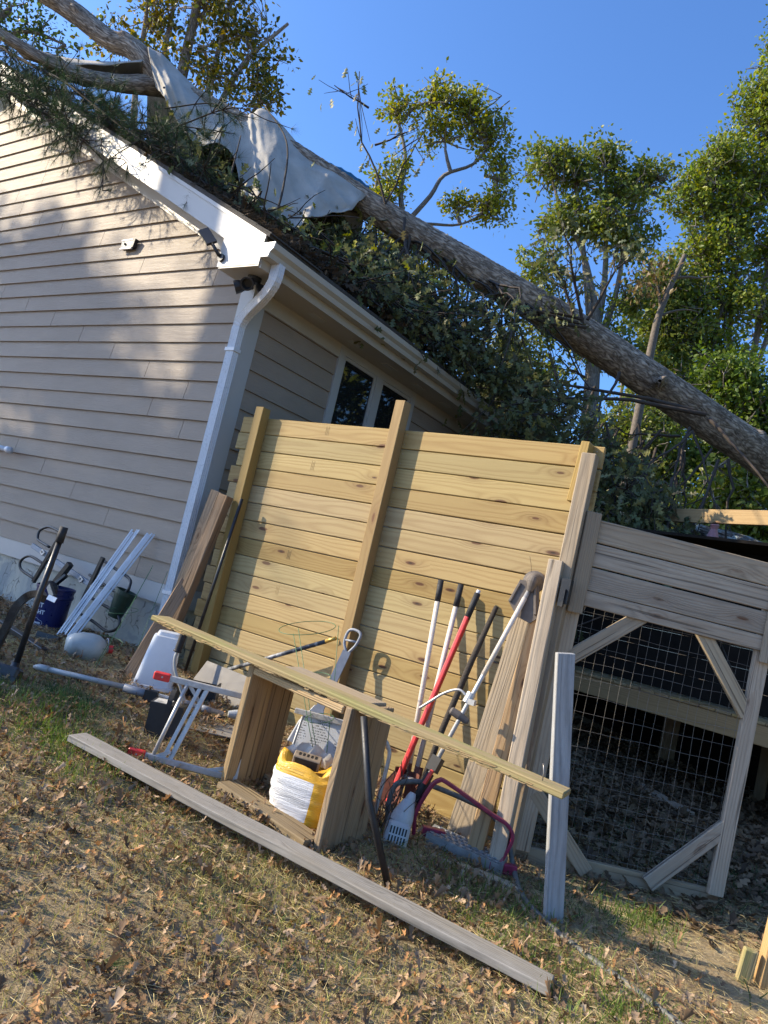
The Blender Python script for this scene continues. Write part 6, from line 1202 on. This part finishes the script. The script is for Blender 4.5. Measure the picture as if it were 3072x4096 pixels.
# lichen-covered log beyond the gate, low roof and pink thing
lg = thing('lichen_log', 'lichen-covered log lying beyond the gate at the right edge', 'log', (-1.0, 9.4, 2.0))
V, F, U = trunk_mesh([(-2.3, 10.2, 2.72), (-1.57, 9.87, 2.57), (-1.1, 9.5, 2.38), (-.3, 9.0, 2.1), (1.2, 8.2, 1.5), (3.6, 7.0, .0)], [.09, .11, .12, .13, .14, .15], 24, 7); big('log_wood', V, F, M_BARKL, lg, uv=U, smooth=True)
pk = thing('pink_ornament', 'small pink figure-like ornament far behind the gate top', 'ornament', (-1.85, 9.67, -.25)); wmesh('ornament_body', *lathevf([(.02, 0), (.10, .05), (.06, .18), (.04, .24), (.055, .29), (.03, .33)], (-1.85, 9.67, 2.42), 14), plain('pink_paint', (.62, .28, .28), .5), pk)
board('ornament_post', (-1.85, 9.67, -.28), (-1.85, 9.67, 2.42), .06, .06, (0, -1, 0), M_DARKW, pk)
# ------------------------------------------------------------------ ground cover
rg = np.random.default_rng(77)
def gz(x, y):
    near = np.exp(-((x + 2.5) ** 2 + (y - 3) ** 2) / 60); return zg(x) + near * (.012 * pnoise(x, y, 5) + .008 * pnoise(x, y, 17, 9))
def in_yard(n, x0=-8.2, x1=.9, y0=.55, y1=4.2):
    x = rg.uniform(x0, x1, n); y = rg.uniform(y0, y1, n); return x, y
def not_house(x, y): return ~((x < XC + .05) & (y > YW - .03))
sandy = lambda x, y: np.exp(-(((x + .35) / .75) ** 2 + ((y - 3.95) / .8) ** 2))
# leaves
x1, y1 = in_yard(52000); x2 = rg.uniform(-3.2, .9, 1200); y2 = rg.uniform(4.2, 9.5, 1200); x3 = rg.uniform(-4.6, -1.2, 1300); y3 = rg.uniform(3.3, 4.2, 1300)
x, y = np.concatenate([x1, x2, x3]), np.concatenate([y1, y2, y3]); cl = pnoise(x, y, 2.6, 3) + .6 * pnoise(x, y, 7, 8)
keep = not_house(x, y) & (rg.random(len(x)) < np.clip(.80 + .75 * cl, .08, 1)) & (rg.random(len(x)) > .92 * sandy(x, y)); x, y, cl = x[keep], y[keep], cl[keep]; n = len(x)
LP = np.stack([x, y, gz(x, y) + .006 + rg.random(n) * .022 * (1 + np.clip(cl, 0, 1.5))], -1); D = np.concatenate([rg.normal(size=(n, 2)), rg.normal(0, .16, (n, 1))], 1)
up = np.tile([0, 0, 1.0], (n, 1)) + rg.normal(0, .36, (n, 3)); T, TF = leaf_template('oak')
V, F = scatter(T, TF, LP, rot_frames(D, rg, up), .048 * rg.uniform(.35, 1.0, n) * (1 + .7 * (rg.random(n) < .10)), rg.normal(.35, .95, n))
lt = tag(put(bpy.data.objects.new('leaf_litter', mesh_np('leaf_litter', V, F, M_DEAD, tint=tints(n, len(T), [(.33, .21, .115), (.21, .13, .07), (.43, .31, .20), (.125, .08, .047), (.36, .185, .075), (.29, .215, .15), (.17, .11, .068)], rg, .22)))), 'brown dead oak leaves scattered over the ground', 'leaf litter', kind='stuff'); print('litter', n)
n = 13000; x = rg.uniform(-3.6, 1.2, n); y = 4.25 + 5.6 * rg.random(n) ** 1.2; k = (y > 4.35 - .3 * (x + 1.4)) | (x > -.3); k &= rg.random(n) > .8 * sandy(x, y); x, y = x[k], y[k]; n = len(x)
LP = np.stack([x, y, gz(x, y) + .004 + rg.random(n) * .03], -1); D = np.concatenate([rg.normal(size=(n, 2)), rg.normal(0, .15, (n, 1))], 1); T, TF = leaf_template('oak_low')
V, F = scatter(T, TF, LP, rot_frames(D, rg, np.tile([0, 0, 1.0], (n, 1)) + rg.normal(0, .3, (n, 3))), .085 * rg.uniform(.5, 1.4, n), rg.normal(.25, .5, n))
tag(put(bpy.data.objects.new('old_leaf_litter', mesh_np('old_leaf_litter', V, F, M_DEAD, tint=tints(n, len(T), [(.13, .09, .055), (.18, .12, .07), (.085, .06, .04), (.24, .165, .10)], rg, .22)))), 'leaf litter behind the gate, the shade there painted into its darker browns', 'leaf litter', kind='stuff')  # leaf browns darkened to stand for the shade behind the gate
# pine straw and dry stalks
n = 130000; x, y = in_yard(n, -6.5, .9, .55, 5.2); k = not_house(x, y); x, y = x[k], y[k]; n = len(x); D = np.concatenate([rg.normal(size=(n, 2)), rg.normal(0, .18, (n, 1))], 1); LP = np.stack([x, y, gz(x, y) + .004 + rg.random(n) * .03], -1)
V, F = scatter(np.array([(-.010, 0, 0), (.010, 0, 0), (0, 1, .0)]), np.array([(0, 1, 2)]), LP, rot_frames(D, rg), .075 * rg.uniform(.3, 1.3, n))
tag(put(bpy.data.objects.new('pine_straw', mesh_np('pine_straw', V, F, M_DEAD, tint=tints(n, 3, [(.64, .51, .23), (.44, .32, .135), (.70, .58, .31), (.26, .18, .08)], rg)))), 'thin dry pine straw and stalks among the leaves', 'pine straw', kind='stuff')
# grass
def grass_at(x, y, hmin, hmax, cols, rngs, lean=.45, w=.032):
    n = len(x); h = rngs.uniform(hmin, hmax, n); D = np.concatenate([rngs.normal(0, lean, (n, 2)), np.ones((n, 1))], 1); T = np.array([(-w, 0, 0), (w, 0, 0), (-w * .7, .5, .06), (w * .7, .5, .06), (0, 1.0, .28)]); TF = np.array([(0, 1, 3), (0, 3, 2), (2, 3, 4)])
    V, F = scatter(T, TF, np.stack([x, y, gz(x, y) - .002], -1), rot_frames(D, rngs), h); return V, F, tints(n, 5, cols, rngs, .15)
GC = [(.13, .20, .035), (.18, .24, .05), (.09, .15, .03)]; DG = [(.48, .43, .15), (.56, .47, .20), (.38, .37, .11)]; SH = [(.05, .10, .035), (.07, .13, .045), (.04, .08, .03)]
parts_ = []
for cx, cy, sx, sy, n, lo, hi, cols in [(-3.45, 2.45, .30, .12, 900, .04, .10, GC), (-3.05, 2.30, .25, .10, 500, .03, .08, GC), (-3.75, 2.75, .14, .10, 700, .04, .10, SH), (-4.0, 2.45, .14, .10, 300, .03, .08, SH), (-3.15, 2.65, .2, .1, 350, .03, .07, SH), (-1.05, 3.95, .22, .14, 450, .03, .08, SH), (-1.35, 3.55, .3, .12, 800, .03, .09, GC), (-.78, 4.12, .12, .10, 260, .04, .11, GC), (-1.0, 3.25, .25, .10, 600, .03, .08, GC), (-.55, 3.0, .2, .15, 600, .03, .09, GC), (-.2, 5.3, .4, .4, 600, .04, .10, SH), (-1.2, 5.6, .5, .6, 600, .04, .10, SH), (-.1, 4.2, .15, .2, 200, .04, .1, SH), (-1.75, 3.95, .2, .1, 300, .03, .08, SH), (-2.7, 2.75, .2, .15, 250, .02, .06, GC), (-1.6, 2.5, .55, .22, 3200, .02, .055, DG), (-2.4, 2.2, .6, .3, 2600, .02, .055, DG), (-1.9, 2.35, .5, .2, 900, .03, .06, GC), (-1.2, 2.0, .5, .5, 900, .02, .06, DG)]:
    parts_.append(grass_at(rg.normal(cx, sx, n), rg.normal(cy, sy, n), lo, hi, cols, rg))
x, y = in_yard(95000, -5.2, .6, .55, 4.0); k = (rg.random(95000) < np.clip(.5 + .6 * pnoise(x, y, 3.3, 14), 0, 1)) & (rg.random(95000) > .9 * sandy(x, y)); parts_.append(grass_at(x[k], y[k], .015, .05, DG + GC[:1], rg, .9))
nn = 0; Vs, Fs, Ts = [], [], []
for V, F, t in parts_: Vs.append(V); Fs.append(F + nn); Ts.append(t); nn += len(V)
tag(put(bpy.data.objects.new('grass', mesh_np('grass', np.concatenate(Vs), np.concatenate(Fs), M_GRASS, tint=np.concatenate(Ts)))), 'thin patches of green and dry grass on the sandy ground', 'grass', kind='stuff')
# green pine tufts dropped on the ground
for k, (x, y, a, g, lb) in enumerate([(-1.78, 1.62, 1.2, 1, 'green pine tuft lying among leaves near the lower left'), (-2.55, 1.55, 2.6, 1, 'green pine tuft at the left picture edge'), (-1.9, 2.35, .3, 0, 'straw-coloured pine tuft lying in the middle of the leaves'), (-.95, 1.72, 2.2, 0, 'straw-coloured pine tuft lying near the bottom middle'), (-1.12, 1.48, 1.0, 1, 'green pine tuft at the bottom edge of the picture'), (-2.78, 3.05, -.6, 1, 'green pine tuft beside the lying stepladder'), (-2.9, 2.85, .4, 0, 'straw-coloured pine tuft beside the lying stepladder')]):
    m = 60; D = np.stack([math.cos(a) + rg.normal(0, .28, m), math.sin(a) + rg.normal(0, .28, m), np.abs(rg.normal(.12, .12, m))], -1); P = np.repeat(np.array([[x, y, float(gz(np.array(x), np.array(y))) + .012]]), m, 0)
    V, F = scatter(np.array([(-.009, 0, 0), (.009, 0, 0), (0, 1, .0)]), np.array([(0, 1, 2)]), P, rot_frames(D, rg), .14 * rg.uniform(.7, 1.1, m)); o = tag(wmesh('pine_tuft', V, F, M_NEEDLE, None, tint=tints(m, 3, [(.06, .11, .035), (.09, .14, .04)] if g else [(.40, .30, .12), (.30, .21, .08)], rg)), lb, 'pine tuft')
# fallen sticks
for k, (P, r, lb) in enumerate([([(-1.62, 2.05, 0), (-1.45, 1.82, 0), (-1.28, 1.62, 0)], .0035, 'thin curved stick lying among leaves, lower middle'), ([(-1.4, 1.38, 0), (-1.2, 1.40, 0), (-1.02, 1.48, 0)], .006, 'thicker stick lying at the bottom edge'), ([(-.95, 2.35, 0), (-.78, 2.2, 0), (-.72, 2.0, 0)], .003, 'thin stick lying near the plank end'), ([(-2.9, 1.95, 0), (-2.6, 1.85, 0), (-2.35, 1.9, 0)], .0035, 'thin stick lying in the left leaf litter'), ([(-.72, 3.55, 0), (-.66, 3.45, 0.06), (-.6, 3.42, .02)], .003, 'thin stick arching beside the hose')]):
    P = [(a, b, float(gz(np.array(a), np.array(b))) + r + c + .004) for a, b, c in P]; tag(tube('fallen_stick', smooth_path(P, 5), r, M_TWIG, None, 6), lb, 'stick')
# ------------------------------------------------------------------ trees outside the frame whose shade falls on wall and yard
SD = np.array((-.866, -.5, 0)); SP = np.array((-.5, .866, 0)); REF = np.array((-4.72, 4.27, 0)); B0 = REF + SD * 11; BF = REF + SD * 19 + SP * 1.2
tree('shade_tree', 'stout bare-stemmed oak standing left of the house beyond the picture edge', tuple(B0 + (0, 0, -.1)),
     [([B0 + (0, 0, -.1), B0 + (0, 0, 4), B0 + (0, 0, 8), B0 + SP * .1 + (0, 0, 13)], .37, .30)],
     [(tuple(B0 + SP * q + (0, 0, h)), (r, r, v), n) for q, h, r, v, n in ((.3, 13.2, .9, .6, 30), (-.35, 5.35, .34, .25, 26), (-.8, 5.45, .34, .25, 26), (-1.25, 5.55, .34, .22, 24), (-1.75, 5.65, .28, .18, 16), (.2, 5.25, .35, .25, 24))],
     leaf=.16, per=40, cols=GREENS, seed=21, clump=.20, tr=.12)
tree('shade_tree', 'leafy oak standing far left of the house beyond the picture edge', tuple(BF + (0, 0, -.1)),
     [([BF + (0, 0, -.1), BF + (0, 0, 5), BF + (0, 0, 9), BF + SP * .2 + (0, 0, 13)], .25, .08)],
     [(tuple(REF + SD * 19 + SP * q + (0, 0, h + 4.25)), (r, r, v), n) for q, h, r, v, n in ((.45, 6.1, .45, .6, 40), (.95, 5.7, .45, .65, 44), (1.45, 5.2, .45, .65, 44), (2.05, 4.8, .5, .7, 50), (2.7, 4.4, .5, .7, 50), (1.15, 7.45, .32, .45, 24), (1.5, 7.7, .38, .6, 32), (1.95, 7.0, .36, .6, 30), (2.35, 6.4, .25, .35, 12), (.75, 7.0, .25, .25, 12), (2.6, 7.6, .3, .3, 12), (.35, 7.4, .2, .3, 8), (.6, 8.2, .16, .14, 4))],
     leaf=.17, per=40, cols=GREENS, seed=23, clump=.22, tr=.12)
# unseen trees added on the right to close off the sky there
for k, (x, y, h, r) in enumerate([(4.5, 6.5, 9, 2.2), (5.5, 10.5, 11, 2.6), (3.6, 14.5, 10, 2.4), (9.5, 6.0, 14, 3.2), (9.0, 12.5, 14, 3.2)]):
    tree('sky_screen_tree', 'unseen leafy tree added to close off the sky, ' + ['nearest the gate', 'behind the nearest one', 'farthest back on the deck side', 'tall one set back beside the gate', 'tall one set back beside the deck'][k], (x, y, -.3), [([(x, y, -.3), (x + .1, y, h * .5), (x, y + .1, h)], .2, .06)],
         [((x, y, h * f), (r * w, r * w, h * .16), 40) for f, w in ((.2, .8), (.42, 1.0), (.62, 1.0), (.82, .8), (1.0, .55))], leaf=.34, per=16, cols=GREENS, seed=60 + k, clump=.5, tr=.16, group='unseen trees added right of the yard to close off the sky')
